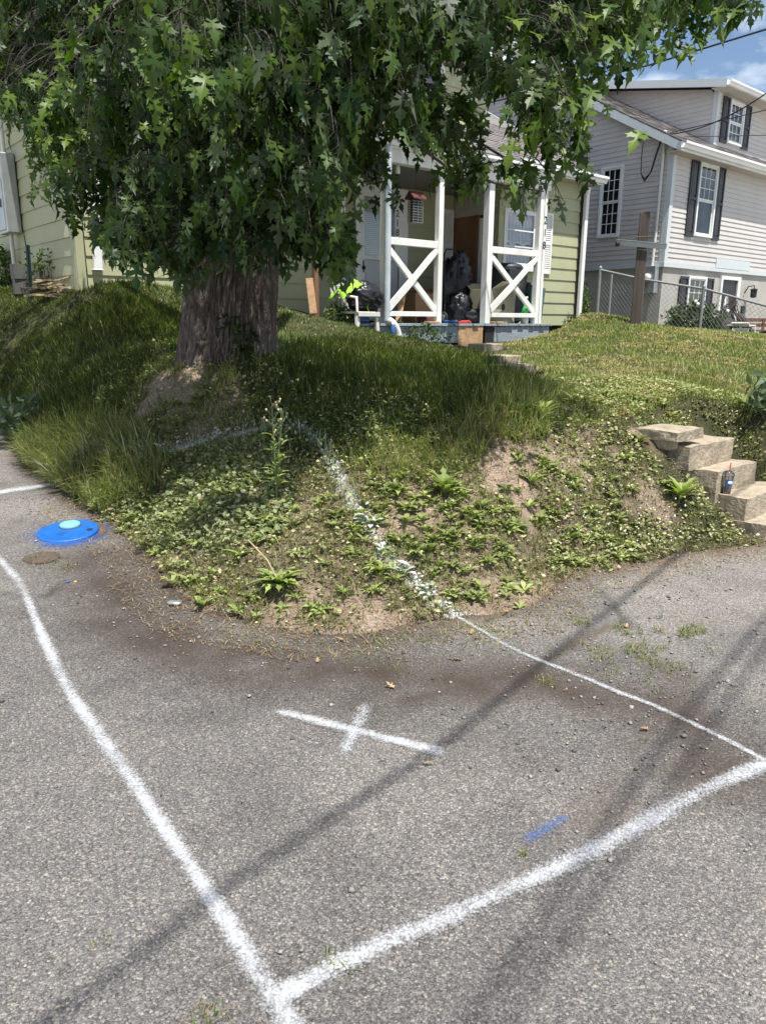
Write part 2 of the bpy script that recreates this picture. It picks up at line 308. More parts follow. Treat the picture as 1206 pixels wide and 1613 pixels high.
def asphalt():
    m, n, l, b = newmat('asphalt'); t = N(n, 'TexCoord'); P = t.outputs['Object']; a = N(n, 'Attribute'); a.attribute_name = 'Col'; sp = N(n, 'SeparateColor'); l.new(a.outputs['Color'], sp.inputs[0])
    wob = N(n, 'TexNoise', Scale=90., Detail=2.); l.new(P, wob.inputs['Vector']); wm = N(n, 'MixRGB'); wm.inputs[0].default_value = .006; l.new(P, wm.inputs[1]); l.new(wob.outputs['Color'], wm.inputs[2])
    v1 = N(n, 'TexVoronoi', Scale=160.); v2 = N(n, 'TexVoronoi', Scale=400.); v3 = N(n, 'TexVoronoi', Scale=72.)
    for v in (v1, v2, v3): l.new(wm.outputs[0], v.inputs['Vector']); v.inputs['Randomness'].default_value = 1
    s1 = N(n, 'SeparateColor'); l.new(v1.outputs['Color'], s1.inputs[0]); s2 = N(n, 'SeparateColor'); l.new(v2.outputs['Color'], s2.inputs[0]); s3 = N(n, 'SeparateColor'); l.new(v3.outputs['Color'], s3.inputs[0])
    st = [(0, (.06, .057, .056)), (.3, (.135, .129, .126)), (.6, (.20, .192, .185)), (.84, (.275, .26, .245)), (.95, (.42, .39, .35)), (1, (.54, .49, .42))]
    r1 = ramp(n, st); l.new(s1.outputs[0], r1.inputs[0]); r2 = ramp(n, st); l.new(s2.outputs[0], r2.inputs[0])
    big = ramp(n, [(0, (0, 0, 0)), (.86, (0, 0, 0)), (.9, (1, 1, 1))]); l.new(s3.outputs[1], big.inputs[0]); d3 = N(n, 'Math', operation='LESS_THAN'); l.new(v3.outputs['Distance'], d3.inputs[0]); d3.inputs[1].default_value = .34
    bm = N(n, 'Math', operation='MULTIPLY'); l.new(big.outputs[0], bm.inputs[0]); l.new(d3.outputs[0], bm.inputs[1])
    m1 = N(n, 'MixRGB'); m1.inputs[0].default_value = .45; l.new(r1.outputs[0], m1.inputs[1]); l.new(r2.outputs[0], m1.inputs[2])
    r3 = ramp(n, [(0, (.08, .075, .07)), (.5, (.2, .18, .16)), (1, (.42, .38, .31))]); l.new(s3.outputs[0], r3.inputs[0]); m3 = N(n, 'MixRGB'); l.new(bm.outputs[0], m3.inputs[0]); l.new(m1.outputs[0], m3.inputs[1]); l.new(r3.outputs[0], m3.inputs[2])
    edge = ramp(n, [(0, (1.1, 1.1, 1.1)), (.45, (1, 1, 1)), (.75, (.5, .5, .5))]); l.new(v1.outputs['Distance'], edge.inputs[0]); mu = N(n, 'MixRGB', blend_type='MULTIPLY'); mu.inputs[0].default_value = .75; l.new(m3.outputs[0], mu.inputs[1]); l.new(edge.outputs[0], mu.inputs[2])
    ln = N(n, 'TexNoise', Scale=1.6, Detail=10., Roughness=.68); l.new(P, ln.inputs['Vector']); lr = ramp(n, [(.28, (.62, .60, .59)), (.5, (1, .99, .98)), (.72, (1.28, 1.26, 1.24))]); l.new(ln.outputs['Fac'], lr.inputs[0])
    mu2 = N(n, 'MixRGB', blend_type='MULTIPLY'); mu2.inputs[0].default_value = 1; l.new(mu.outputs[0], mu2.inputs[1]); l.new(lr.outputs[0], mu2.inputs[2])
    # R soil wash, G pale newer chip patch, B dark damp tar
    dn = N(n, 'TexNoise', Scale=55., Detail=6., Roughness=.75); l.new(P, dn.inputs['Vector']); dm = N(n, 'Math', operation='MULTIPLY_ADD'); l.new(dn.outputs['Fac'], dm.inputs[0]); dm.inputs[1].default_value = 1.3; dm.inputs[2].default_value = -1.15
    ad = N(n, 'Math', operation='MULTIPLY_ADD'); l.new(sp.outputs[0], ad.inputs[0]); ad.inputs[1].default_value = 1.75; l.new(dm.outputs[0], ad.inputs[2]); ad.use_clamp = True
    soil = ramp(n, [(.3, (.045, .033, .025)), (.6, (.12, .088, .066)), (.8, (.22, .165, .12))]); l.new(dn.outputs['Fac'], soil.inputs[0]); ms = N(n, 'MixRGB'); l.new(ad.outputs[0], ms.inputs[0]); l.new(mu2.outputs[0], ms.inputs[1]); l.new(soil.outputs[0], ms.inputs[2])
    lg = N(n, 'MixRGB', blend_type='MULTIPLY'); lg.inputs[2].default_value = (1.45, 1.42, 1.38, 1); l.new(sp.outputs[1], lg.inputs[0]); l.new(ms.outputs[0], lg.inputs[1])
    dk = N(n, 'MixRGB', blend_type='MULTIPLY'); dk.inputs[2].default_value = (.44, .40, .375, 1); l.new(sp.outputs[2], dk.inputs[0]); l.new(lg.outputs[0], dk.inputs[1])
    cr = N(n, 'MixRGB'); cr.inputs[2].default_value = (.008, .008, .008, 1); al = a.outputs['Alpha']; l.new(al, cr.inputs[0]); l.new(dk.outputs[0], cr.inputs[1]); l.new(cr.outputs[0], b.inputs['Base Color'])
    b.inputs['Roughness'].default_value = .88; b.inputs['Specular IOR Level'].default_value = .3
    h = N(n, 'Math', operation='ADD'); l.new(v1.outputs['Distance'], h.inputs[0]); l.new(v2.outputs['Distance'], h.inputs[1]); bp = N(n, 'Bump', Strength=.75, Distance=-.006); l.new(h.outputs[0], bp.inputs['Height']); l.new(bp.outputs[0], b.inputs['Normal'])
    return m
M['asphalt'] = asphalt()
def soilmat():
    m, n, l, b = newmat('soil'); t = N(n, 'TexCoord'); P = t.outputs['Object']; a = N(n, 'Attribute'); a.attribute_name = 'Col'; sp = N(n, 'SeparateColor'); l.new(a.outputs['Color'], sp.inputs[0])
    f = N(n, 'TexNoise', Scale=70., Detail=8., Roughness=.75); l.new(P, f.inputs['Vector']); g = N(n, 'TexNoise', Scale=9., Detail=6.); l.new(P, g.inputs['Vector'])
    so = ramp(n, [(.25, (.09, .068, .052)), (.43, (.26, .20, .155)), (.6, (.42, .34, .27)), (.78, (.54, .47, .38))]); l.new(f.outputs['Fac'], so.inputs[0])
    gr = ramp(n, [(.3, (.020, .026, .010)), (.55, (.052, .060, .026)), (.75, (.12, .11, .06))]); l.new(f.outputs['Fac'], gr.inputs[0])
    mx = N(n, 'MixRGB'); l.new(sp.outputs[0], mx.inputs[0]); l.new(so.outputs[0], mx.inputs[1]); l.new(gr.outputs[0], mx.inputs[2])
    mu = N(n, 'MixRGB', blend_type='MULTIPLY'); mu.inputs[0].default_value = 1; rg = ramp(n, [(.3, (.75, .72, .7)), (.7, (1.2, 1.18, 1.15))]); l.new(g.outputs['Fac'], rg.inputs[0]); l.new(mx.outputs[0], mu.inputs[1]); l.new(rg.outputs[0], mu.inputs[2])
    # B = sprayed paint
    pn = N(n, 'TexNoise', Scale=160., Detail=3.); l.new(P, pn.inputs['Vector']); pa = N(n, 'Math', operation='MULTIPLY_ADD'); l.new(pn.outputs['Fac'], pa.inputs[0]); pa.inputs[1].default_value = 3.; pa.inputs[2].default_value = -2.1
    ps = N(n, 'Math', operation='MULTIPLY_ADD'); l.new(sp.outputs[2], ps.inputs[0]); ps.inputs[1].default_value = 1.6; l.new(pa.outputs[0], ps.inputs[2]); ps.use_clamp = True
    pm = N(n, 'MixRGB'); pm.inputs[2].default_value = (.74, .76, .78, 1); l.new(ps.outputs[0], pm.inputs[0]); l.new(mu.outputs[0], pm.inputs[1]); l.new(pm.outputs[0], b.inputs['Base Color'])
    b.inputs['Roughness'].default_value = .95; b.inputs['Specular IOR Level'].default_value = .15; bp = N(n, 'Bump', Strength=1., Distance=.02); l.new(f.outputs['Fac'], bp.inputs['Height']); l.new(bp.outputs[0], b.inputs['Normal']); return m
M['soil'] = soilmat()
def paintmat(name, c, dens=0.):
    m, n, l, b = newmat(name); o = n['Material Output']; t = N(n, 'TexCoord'); P = t.outputs['Object']; a = N(n, 'Attribute'); a.attribute_name = 'Col'; sp = N(n, 'SeparateColor'); l.new(a.outputs['Color'], sp.inputs[0])
    v = N(n, 'TexVoronoi', Scale=135.); v2 = N(n, 'TexNoise', Scale=330., Detail=5., Roughness=.85); l.new(P, v.inputs['Vector']); l.new(P, v2.inputs['Vector']); v3 = N(n, 'TexNoise', Scale=30., Detail=5., Roughness=.7); l.new(P, v3.inputs['Vector'])
    s = N(n, 'SeparateColor'); l.new(v.outputs['Color'], s.inputs[0])
    x = N(n, 'Math', operation='MULTIPLY_ADD'); l.new(s.outputs[1], x.inputs[0]); x.inputs[1].default_value = .30; l.new(v2.outputs['Fac'], x.inputs[2])
    x2 = N(n, 'Math', operation='MULTIPLY_ADD'); l.new(v3.outputs['Fac'], x2.inputs[0]); x2.inputs[1].default_value = .7; l.new(x.outputs[0], x2.inputs[2])
    x3 = N(n, 'Math', operation='MULTIPLY_ADD'); l.new(v.outputs['Distance'], x3.inputs[0]); x3.inputs[1].default_value = .5; l.new(x2.outputs[0], x3.inputs[2])
    y = N(n, 'Math', operation='MULTIPLY_ADD'); l.new(x3.outputs[0], y.inputs[0]); y.inputs[1].default_value = -1.0; y.inputs[2].default_value = .60+dens
    z = N(n, 'Math', operation='MULTIPLY_ADD'); l.new(sp.outputs[0], z.inputs[0]); z.inputs[1].default_value = 1.3; l.new(y.outputs[0], z.inputs[2])
    w = N(n, 'Math', operation='MULTIPLY'); l.new(z.outputs[0], w.inputs[0]); w.inputs[1].default_value = 1.1; w.use_clamp = True
    w2 = N(n, 'Math', operation='MULTIPLY'); l.new(w.outputs[0], w2.inputs[0]); w2.inputs[1].default_value = .93
    b.inputs['Base Color'].default_value = (*c, 1); b.inputs['Roughness'].default_value = .7; tr = N(n, 'BsdfTransparent'); mi = N(n, 'MixShader')
    bp = N(n, 'Bump', Strength=.6, Distance=-.005); l.new(v.outputs['Distance'], bp.inputs['Height']); l.new(bp.outputs[0], b.inputs['Normal'])
    ed = N(n, 'Math', operation='GREATER_THAN'); l.new(sp.outputs[0], ed.inputs[0]); ed.inputs[1].default_value = .01; w3 = N(n, 'Math', operation='MULTIPLY'); l.new(w2.outputs[0], w3.inputs[0]); l.new(ed.outputs[0], w3.inputs[1])
    l.new(w3.outputs[0], mi.inputs[0]); l.new(tr.outputs[0], mi.inputs[1]); l.new(b.outputs[0], mi.inputs[2]); l.new(mi.outputs[0], o.inputs[0]); return m
M['paint_white'] = paintmat('spray_white', (.56, .58, .605), -.04); M['paint_blue'] = paintmat('spray_blue', (.02, .11, .42), .12)

M['paint_blue_faint'] = paintmat('spray_blue_faint', (.07, .14, .34), -.12)

# ------------------------------------------------------------ ground, road, lawn
g = MB(); g.add([(-300, -300, -.5), (300, -300, -.5), (300, 500, -.5), (-300, 500, -.5)], [(0, 1, 2, 3)]); props(g.part('ground', M['stucco']), kind='structure')
def grid(x0, x1, y0, y1, st):
    xs = np.arange(x0, x1, st); ys = np.arange(y0, y1, st); X, Y = np.meshgrid(xs, ys); nx, ny = len(xs), len(ys)
    i = np.arange(ny-1)[:, None]*nx + np.arange(nx-1)[None]; Fq = np.stack([i, i+1, i+nx+1, i+nx], -1).reshape(-1, 4); return X.ravel(), Y.ravel(), Fq
PAINT_BANK = [onlawn(*q) for q in [(752, 990), (702, 962), (665, 932), (640, 902), (612, 885), (592, 850), (560, 800), (540, 762), (512, 712), (478, 682), (440, 672), (395, 680), (340, 690), (285, 704), (232, 718), (160, 728), (110, 748), (80, 764)]]
X, Y, Fq = grid(-7.5, 7, -1.5, 11.5, .04)
D = toe_d(X, Y); Z = zroad(X, Y) + .006*(fbm(X*6, Y*6, 0, 3, 3)-.5)
nzr = fbm(X*1.5, Y*1.5, 0, 4, 31); U, V = img(np.stack([X, Y, Z], -1)); ok = Y > .5
soil = np.exp(-np.maximum(-D, 0)/(.12+.30*np.maximum(nzr-.3, 0)))*(.6+.4*fbm(X*7, Y*7, 0, 3, 14))
nzr2 = fbm(X*5, Y*5, 0, 4, 41); band = [onroad(*q) for q in [(140, 880), (190, 960), (320, 1025), (470, 1055), (640, 1070), (860, 1075), (1020, 1120), (1100, 1190)]]
bd = polyd(X, Y, band); dark = np.exp(-(bd/(.34+.3*(nzr-.5)))**2)*(.15+.75*nzr+.35*(nzr2-.3))
soil = np.maximum(soil, np.exp(-(bd/.34)**2)*(.28+.62*nzr2))
b2 = polyd(X, Y, [onroad(*q) for q in [(640, 1105), (740, 1080), (850, 1045), (960, 985)]]); soil = np.maximum(soil, np.exp(-(b2/.05)**2)*.72)
b3 = polyd(X, Y, [onroad(*q) for q in [(930, 1010), (1060, 1060), (1040, 1180), (940, 1290)]]); soil = np.maximum(soil, np.exp(-(b3/.2)**2)*.5*nzr*1.6)
pp = [onroad(*q) for q in [(915, 905), (985, 990), (1090, 1010), (1206, 1000), (1300, 900), (1206, 850), (1000, 885)]]
pale = inpoly(X, Y, pp)*.75; pale = pale*sstep(0, .12, polyd(X, Y, pp[:4])) 
pale = np.maximum(pale, .35*sstep(.55, .7, fbm(X*.9+3, Y*.9, 0, 3, 77))*sstep(.35, .6, bd)); pale = np.maximum(pale, .5*np.exp(-(polyd(X, Y, [onroad(*q) for q in [(0, 800), (60, 800), (110, 815)]])/.3)**2))
crack = [[(0, 935), (45, 940), (75, 938), (105, 915)], [(905, 905), (940, 930), (960, 950), (990, 985)]]
CR = np.zeros_like(X)
for c in crack:
    c = [onroad(*q) for q in c]; CR = np.maximum(CR, np.exp(-(polyd(X, Y, c)/.02)**2)*(.4+.6*fbm(X*9, Y*9, 0, 2, 6)))
Z = Z - CR*.012
keep = (D[Fq] < .6).any(1); Colr = np.stack([np.clip(soil, 0, 1), pale, np.clip(dark, 0, 1), CR*.75], -1)
ro = link('road', arrmesh('road', np.stack([X, Y, Z], -1), Fq[keep], M['asphalt'], Colr, True, 4)); props(ro, 'worn grey asphalt road at the foot of the grassy bank', kind='structure')
X, Y, Fq = grid(-9, 12, 2.8, 21, .062)
jag = .22*(fbm(X*4, Y*4, 0, 4, 44)-.5); D = toe_d(X, Y) + jag; Z = zlawn(X, Y)
Z = np.where((toe_d(X, Y) >= 0) & (D < .0), zroad(X, Y)-.02, Z)
TREE = atd(358, 586, 6.75); TREE[2] = float(zlawn(TREE[0], TREE[1]))
def cover_mask(X, Y):      # 1 = grown over, 0 = bare soil
    D = toe_d(X, Y); nn = .65*fbm(X*2.6, Y*2.6, 0, 4, 61) + .35*fbm(X*9, Y*9, 0, 3, 17)
    c = sstep(.38, .58, nn + .30*sstep(.9, 1.7, D) - .03*np.exp(-(D/.12)**2) + .3*sstep(-1.6, -2.6, X) + .14*sstep(1.2, 2.0, X) + .14*sstep(-.3, -.9, X)*(Y < 5.2))
    r = np.hypot(X-TREE[0], Y-TREE[1]+.6)
    return np.clip(c, 0, .93)*(1-.4*np.exp(-(r/.5)**2)*(nn < .48))
Cv = cover_mask(X, Y); Cv = Cv*np.where((toe_d(X, Y) < 1.3) & (X > -1.7) & (X < 1.5), .6, 1.); pb = np.exp(-(polyd(X, Y, PAINT_BANK)/.042)**2)
keep = (toe_d(X, Y)[Fq] > -.4).any(1)
lawn = link('lawn', arrmesh('lawn', np.stack([X, Y, Z], -1), Fq[keep], M['soil'], np.stack([Cv, Cv*0, pb], -1), True, 4)); props(lawn, 'earth of the lawn and its eroded bank', kind='structure')

# ------------------------------------------------------------ painted marks on the road
def stroke(name, label, pl, w, mat, cat='paint marking', ends=True, dz=.004, wob=.2, group=None):
    P = [onroad(*q) for q in pl]; P = np.array(P)[:, :2]; L = np.r_[0, np.cumsum(np.hypot(*np.diff(P, axis=0).T))]; n = max(8, int(L[-1]/.02)); s = np.linspace(0, L[-1], n)
    cx = np.interp(s, L, P[:, 0]); cy = np.interp(s, L, P[:, 1]); k = np.ones(9)/9
    if n > 30: cx = np.r_[cx[:4], np.convolve(cx, k, 'valid'), cx[-4:]]; cy = np.r_[cy[:4], np.convolve(cy, k, 'valid'), cy[-4:]]
    tx_, ty_ = np.gradient(cx), np.gradient(cy); q = np.hypot(tx_, ty_)+1e-9; nx_, ny_ = -ty_/q, tx_/q; m = 15; uu = np.linspace(-1, 1, m); wn_ = w*(1+wob*(fbm(s*4+len(pl)*7, s*0, 0, 3, 8)-.5)*2)
    Xs = cx[:, None] + nx_[:, None]*uu[None]*wn_[:, None]; Ys = cy[:, None] + ny_[:, None]*uu[None]*wn_[:, None]; Zs = zroad(Xs, Ys) + dz + .002
    Zs += .006*(fbm(Xs*6, Ys*6, 0, 3, 3)-.5)
    A = np.exp(-(uu[None]/.37)**2)*np.ones((n, 1)); dens = .72+.50*fbm(s*3.3+5+len(pl), s*0, 0, 3, 19)
    A = A*dens[:, None]
    if ends: A *= (sstep(0, w*1.0, s)*sstep(0, w*1.0, L[-1]-s))[:, None]
    A *= (1-np.abs(uu[None])**6)
    i = np.arange(n-1)[:, None]*m + np.arange(m-1)[None]; Fq = np.stack([i, i+m, i+m+1, i+1], -1).reshape(-1, 4); C = np.stack([A.ravel()]*3, -1)
    o = link(name, arrmesh(name, np.stack([Xs, Ys, Zs], -1).reshape(-1, 3), Fq, mat, C, True, 4)); return props(o, label, cat, group)
stroke('paint_line', 'long white spray paint line running down the left side of the road', [(-30, 850), (0, 882), (32, 918), (48, 955), (70, 1010), (110, 1092), (165, 1170), (215, 1240), (265, 1315), (320, 1395), (365, 1465), (410, 1540), (455, 1612), (500, 1680)], .102, M['paint_white'])
stroke('paint_line', 'wide white spray paint line rising from bottom centre to the right edge', [(370, 1612), (408, 1592), (460, 1562), (520, 1530), (600, 1490), (700, 1450), (800, 1405), (880, 1370), (960, 1330), (1060, 1272), (1130, 1238), (1240, 1192)], .125, M['paint_white'], dz=.008)
stroke('paint_line', 'thin speckled white paint line from the bank foot to the right edge', [(1225, 1214), (1190, 1192), (1130, 1160), (1050, 1122), (1020, 1108), (980, 1095), (900, 1060), (850, 1042), (800, 1020), (750, 990), (700, 962), (665, 932), (650, 908)], .058, M['paint_white'])
stroke('paint_line', 'short white paint line ending at the bright grass tuft, left edge', [(-60, 790), (0, 776), (40, 770), (88, 764)], .27, M['paint_white'], ends=False)
xm = thing('paint_cross', 'white spray painted X in the middle of the road', 'paint marking', onroad(563, 1150))
for pl, w, dz in (([(415, 1117), (480, 1132), (560, 1153), (640, 1172), (726, 1193)], .10, .004), ([(582, 1098), (560, 1150), (531, 1212)], .125, .008)):
    o = stroke('cross_stroke', None, pl, w, M['paint_white'], None, dz=dz); o.parent = xm; o.location = -xm.location
stroke('paint_mark', 'faint blue spray paint dash on the asphalt at lower right', [(798, 1344), (850, 1312), (918, 1276)], .10, M['paint_blue_faint'])

# ------------------------------------------------------------ wall builders (walls run along local x at depth y, or along local y at depth x)
def frame(axis, off, out):
    """maps (u along wall, d outwards, z) to local coordinates"""
    if axis == 'x': return lambda u, d, z: (u, off + out*d, z)
    return lambda u, d, z: (off + out*d, u, z)
def prism(fr, u0b, u1b, u0t, u1t, z0, z1, tb, tt, seg=1, wav=0., sd=0):
    m = MB(); vs = []; us = np.linspace(0, 1, seg+1)
    for k in us:
        ub = u0b+(u1b-u0b)*k; ut = u0t+(u1t-u0t)*k; w = wav*(float(fbm(ub*3.1+sd, z0*5, 0, 2, 3))-.5)*2
        um = (ub+ut)/2; w2 = wav*(float(fbm(ub*4.3+sd, z0*5+9, 0, 2, 5))-.5)*2.2
        vs += [fr(ub, 0, z0), fr(ub, tb+w, z0), fr(um, (tb+tt)/2+w2*.8, (z0+z1)/2), fr(ut, tt, z1), fr(ut, 0, z1)]
    fs = []
    for k in range(seg):
        a = 5*k; b = a+5
        for j in range(5): fs.append((a+j, a+(j+1) % 5, b+(j+1) % 5, b+j))
    fs += [(0, 1, 2, 3, 4), tuple(5*seg+j for j in (4, 3, 2, 1, 0))]; m.add(vs, fs)
    me = m.mesh('siding_board'); bm = bmesh.new(); bm.from_mesh(me); bmesh.ops.recalc_face_normals(bm, faces=bm.faces); bm.to_mesh(me); bm.free(); return me
def siding(parent, fr, u0, u1, z0, z1, ex, tb, mat, openings=(), top=None, seg=1, wav=0., name='siding_board'):
    z = z0; k = 0
    while z < z1-1e-4:
        zt = min(z+ex, z1); cuts = [(u0, u1, z, zt)]
        for (a, b, c, d) in openings:
            new = []
            for (p, q, r, t) in cuts:
                if b <= p or a >= q or d <= r or c >= t: new.append((p, q, r, t)); continue
                if a > p: new.append((p, a, r, t))
                if b < q: new.append((b, q, r, t))
                lo, hi = max(a, p), min(b, q)
                if c > r+.01: new.append((lo, hi, r, c))
                if d < t-.01: new.append((lo, hi, d, t))
            cuts = new
        for (p, q, r, t) in cuts:
            if q-p < .02: continue
            pb, qb, pt, qt = p, q, p, q
            if top:
                a0, a1 = top(r); b0, b1 = top(t)
                pb, qb = max(p, a0), min(q, a1); pt, qt = max(p, b0), min(q, b1)
                if qb-pb < .02: continue
                if qt < pt: pt = qt = (pb+qb)/2
            fb, ft = (r-z)/ex, (t-z)/ex
            me = prism(fr, pb, qb, pt, qt, r, min(t+.004, z1+.004), tb*(1-fb)+.004*fb, tb*(1-ft)+.004*ft, seg, wav, k*7.7)
            me.materials.append(mat); link(name, me, parent)
        z = zt; k += 1
def fbox(m, fr, u0, u1, d0, d1, z0, z1):
    vs = [fr(u, d, z) for z in (z0, z1) for d in (d0, d1) for u in (u0, u1)]
    return m.add(vs, [(0, 2, 3, 1), (4, 5, 7, 6), (0, 1, 5, 4), (2, 6, 7, 3), (0, 4, 6, 2), (1, 3, 7, 5)])
def window(parent, fr, u0, u1, z0, z1, cols=3, rows=3, sash=2, fw=.055, d=.05, trim='white_trim', mw=.014, backing='interior', label=None, lowplain=False):
    m = MB(); fbox(m, fr, u0, u0+fw, .004, d, z0, z1); fbox(m, fr, u1-fw, u1, .004, d, z0, z1); fbox(m, fr, u0+fw, u1-fw, .004, d, z1-fw, z1); fbox(m, fr, u0+fw, u1-fw, .004, d+.01, z0, z0+fw)
    zm = (z0+z1)/2
    w = m.part('window', M[trim], parent, .004, label)
    a, b = u0+fw, u1-fw; hs = [(z0+fw, z1-fw)] if sash == 1 else [(z0+fw, zm), (zm, z1-fw)]
    s = MB(); sf = .03
    for i, (c, e) in enumerate(hs):
        dd = .012 if (sash == 2 and i == 0) else .026
        fbox(s, fr, a, a+sf, dd-.006, dd+.01, c, e); fbox(s, fr, b-sf, b, dd-.006, dd+.01, c, e); fbox(s, fr, a+sf, b-sf, dd-.006, dd+.01, c, c+sf); fbox(s, fr, a+sf, b-sf, dd-.006, dd+.01, e-sf, e)
    s.part('sash', M[trim], w)
    for i, (c, e) in enumerate(hs):
        dd = .012 if (sash == 2 and i == 0) else .026; cc, rr = (1, 1) if (lowplain and i == 0) else (cols, rows)
        A, B, Cc, Ee = a+sf, b-sf, c+sf, e-sf; mu = MB()
        for k in range(1, cc): u = A+(B-A)*k/cc; fbox(mu, fr, u-mw/2, u+mw/2, dd-.002, dd+.006, Cc, Ee)
        for k in range(1, rr): z = Cc+(Ee-Cc)*k/rr; fbox(mu, fr, A, B, dd-.002, dd+.007, z-mw/2, z+mw/2)
        if mu.v: mu.part('muntin', M[trim], w)
        for p in range(cc):
            for q in range(rr):
                g0, g1 = A+(B-A)*p/cc, A+(B-A)*(p+1)/cc; h0, h1 = Cc+(Ee-Cc)*q/rr, Cc+(Ee-Cc)*(q+1)/rr; k = random.uniform(-.0012, .0012)
                gm = MB(); gm.add([fr(g0, dd+k, h0), fr(g1, dd-k, h0), fr(g1, dd-k, h1), fr(g0, dd+k, h1)], [(0, 1, 2, 3)]); gm.part('pane', M['glass'], w)
    if backing:
        bk = MB(); fbox(bk, fr, a, b, -.10, -.09, z0+fw, z1-fw); bk.part('room_backing', M[backing], w)
    return w
def shutter(parent, fr, u0, u1, z0, z1, mat, louver=True, st=.04, label=None):
    m = MB(); zs = (z0+z1)/2; d0, d1 = .024, .05
    fbox(m, fr, u0, u0+st, d0, d1, z0, z1); fbox(m, fr, u1-st, u1, d0, d1, z0, z1)
    for a, b in ((z0, z0+st*1.6), (zs-st*.6, zs+st*.6), (z1-st, z1)): fbox(m, fr, u0+st, u1-st, d0, d1, a, b)
    s = m.part('shutter', mat, parent, .003, label)
    if louver:
        for a, b in ((z0+st*1.6, zs-st*.6), (zs+st*.6, z1-st)):
            n = int((b-a)/.036)
            for k in range(n):
                z = a+(b-a)*(k+.5)/n; l = MB(); l.add([fr(u, d, zz) for (d, zz) in ((d0+.0, z+.016), (d0+.004, z+.019), (d1-.004, z-.013), (d1-.008, z-.016)) for u in (u0+st, u1-st)], [(0, 1, 3, 2), (2, 3, 5, 4), (4, 5, 7, 6), (6, 7, 1, 0)]); l.part('slat', mat, s)
    else:
        for a, b in ((z0+st*1.6, zs-st*.6), (zs+st*.6, z1-st)):
            l = MB(); fbox(l, fr, u0+st, u1-st, d0-.004, d0+.006, a, b); fbox(l, fr, u0+st+.03, u1-st-.03, d0+.006, d0+.016, a+.03, b-.03); l.part('panel', mat, s, .004)
    return s
def gutter(name, parent, y, x0, x1, z, mat, w=.11, h=.11, out=-1):
    prof = [(0, 0), (0, -h), (out*w*.55, -h), (out*w*.7, -h*.55), (out*w, -h*.35), (out*w, 0), (out*(w-.012), 0), (out*(w-.012), -h*.3), (out*w*.5, -h+.012), (out*.012, -h+.012), (out*.012, 0)]
    m = MB(); vs = [(x, y+a, z+b) for x in (x0, x1) for a, b in prof]; n = len(prof)
    m.add(vs, [(k, (k+1) % n, n+(k+1) % n, n+k) for k in range(n)] + [tuple(range(n))[::-1], tuple(range(n, 2*n))]); return m.part(name, mat, parent)
def shingles(parent, u0, u1, y0, z0, y1, z1, mat, ex=.13, name='shingle_course', th=.012):
    L = math.hypot(y1-y0, z1-z0); n = int(L/ex); dy, dz = (y1-y0)/L, (z1-z0)/L; ny, nz_ = -dz, dy
    if nz_ < 0: ny, nz_ = -ny, -nz_
    for k in range(n):
        a, b = k*ex, (k+1)*ex; m = MB(); w = .3; k0 = int((u1-u0)/w)+1
        for j in range(k0+1):
            c0, c1 = max(u0, u0+(j-.5*(k % 2))*w+.004), min(u1, u0+(j+1-.5*(k % 2))*w-.004)
            if c1-c0 < .02: continue
            t = th*random.uniform(.7, 1.5); sh = random.uniform(-.006, .004)
            P = lambda s_, h: (y0+dy*s_+ny*h, z0+dz*s_+nz_*h)
            q = [P(a+sh, 0), P(a+sh, t), P(b+.02, .003), P(b+.02, -.004)]
            m.add([(c, yy, zz) for c in (c0, c1) for yy, zz in q], [(0, 1, 2, 3), (7, 6, 5, 4), (0, 4, 5, 1), (1, 5, 6, 2), (2, 6, 7, 3), (3, 7, 4, 0)])
        if m.v: m.part(name, mat, parent)
def lettering(txt, name, parent, mat, loc, size, rot=0):
    c = bpy.data.curves.new(name, 'FONT'); c.body = txt; c.size = size; c.extrude = .003; c.align_x = 'CENTER'; t = bpy.data.objects.new(name, c); COL.objects.link(t)
    dg = bpy.context.evaluated_depsgraph_get(); me = bpy.data.meshes.new_from_object(t.evaluated_get(dg)); bpy.data.objects.remove(t)
    me.transform(Matrix.Translation(loc) @ Matrix.Rotation(math.pi/2, 4, 'X')); me.materials.clear(); return link(name, me, parent, mat)

# ------------------------------------------------------------ green house with porch
H1 = thing('green_house', 'pale green lap-sided house with a cluttered white-railed porch', 'house', GP0, ROTZ)
F1 = .95                                                     # depth of the main front wall behind the porch front
fwall = frame('x', F1, -1); SL, SR = -3.92, 5.92; SWING = 3.45; NB = 2.05
zb_l, zb_r = 1.62, 1.42
wl_ = MB(); wl_.box(SL+.02, -.55, F1+.03, 9.0, .6, 4.1); wl_.box(SWING+.02, SR-.02, F1+.13, 9., .6, 4.1); wl_.box(-.55, SWING+.02, NB+.03, 9., .6, 4.1); wl_.part('wall', M['interior'], H1)
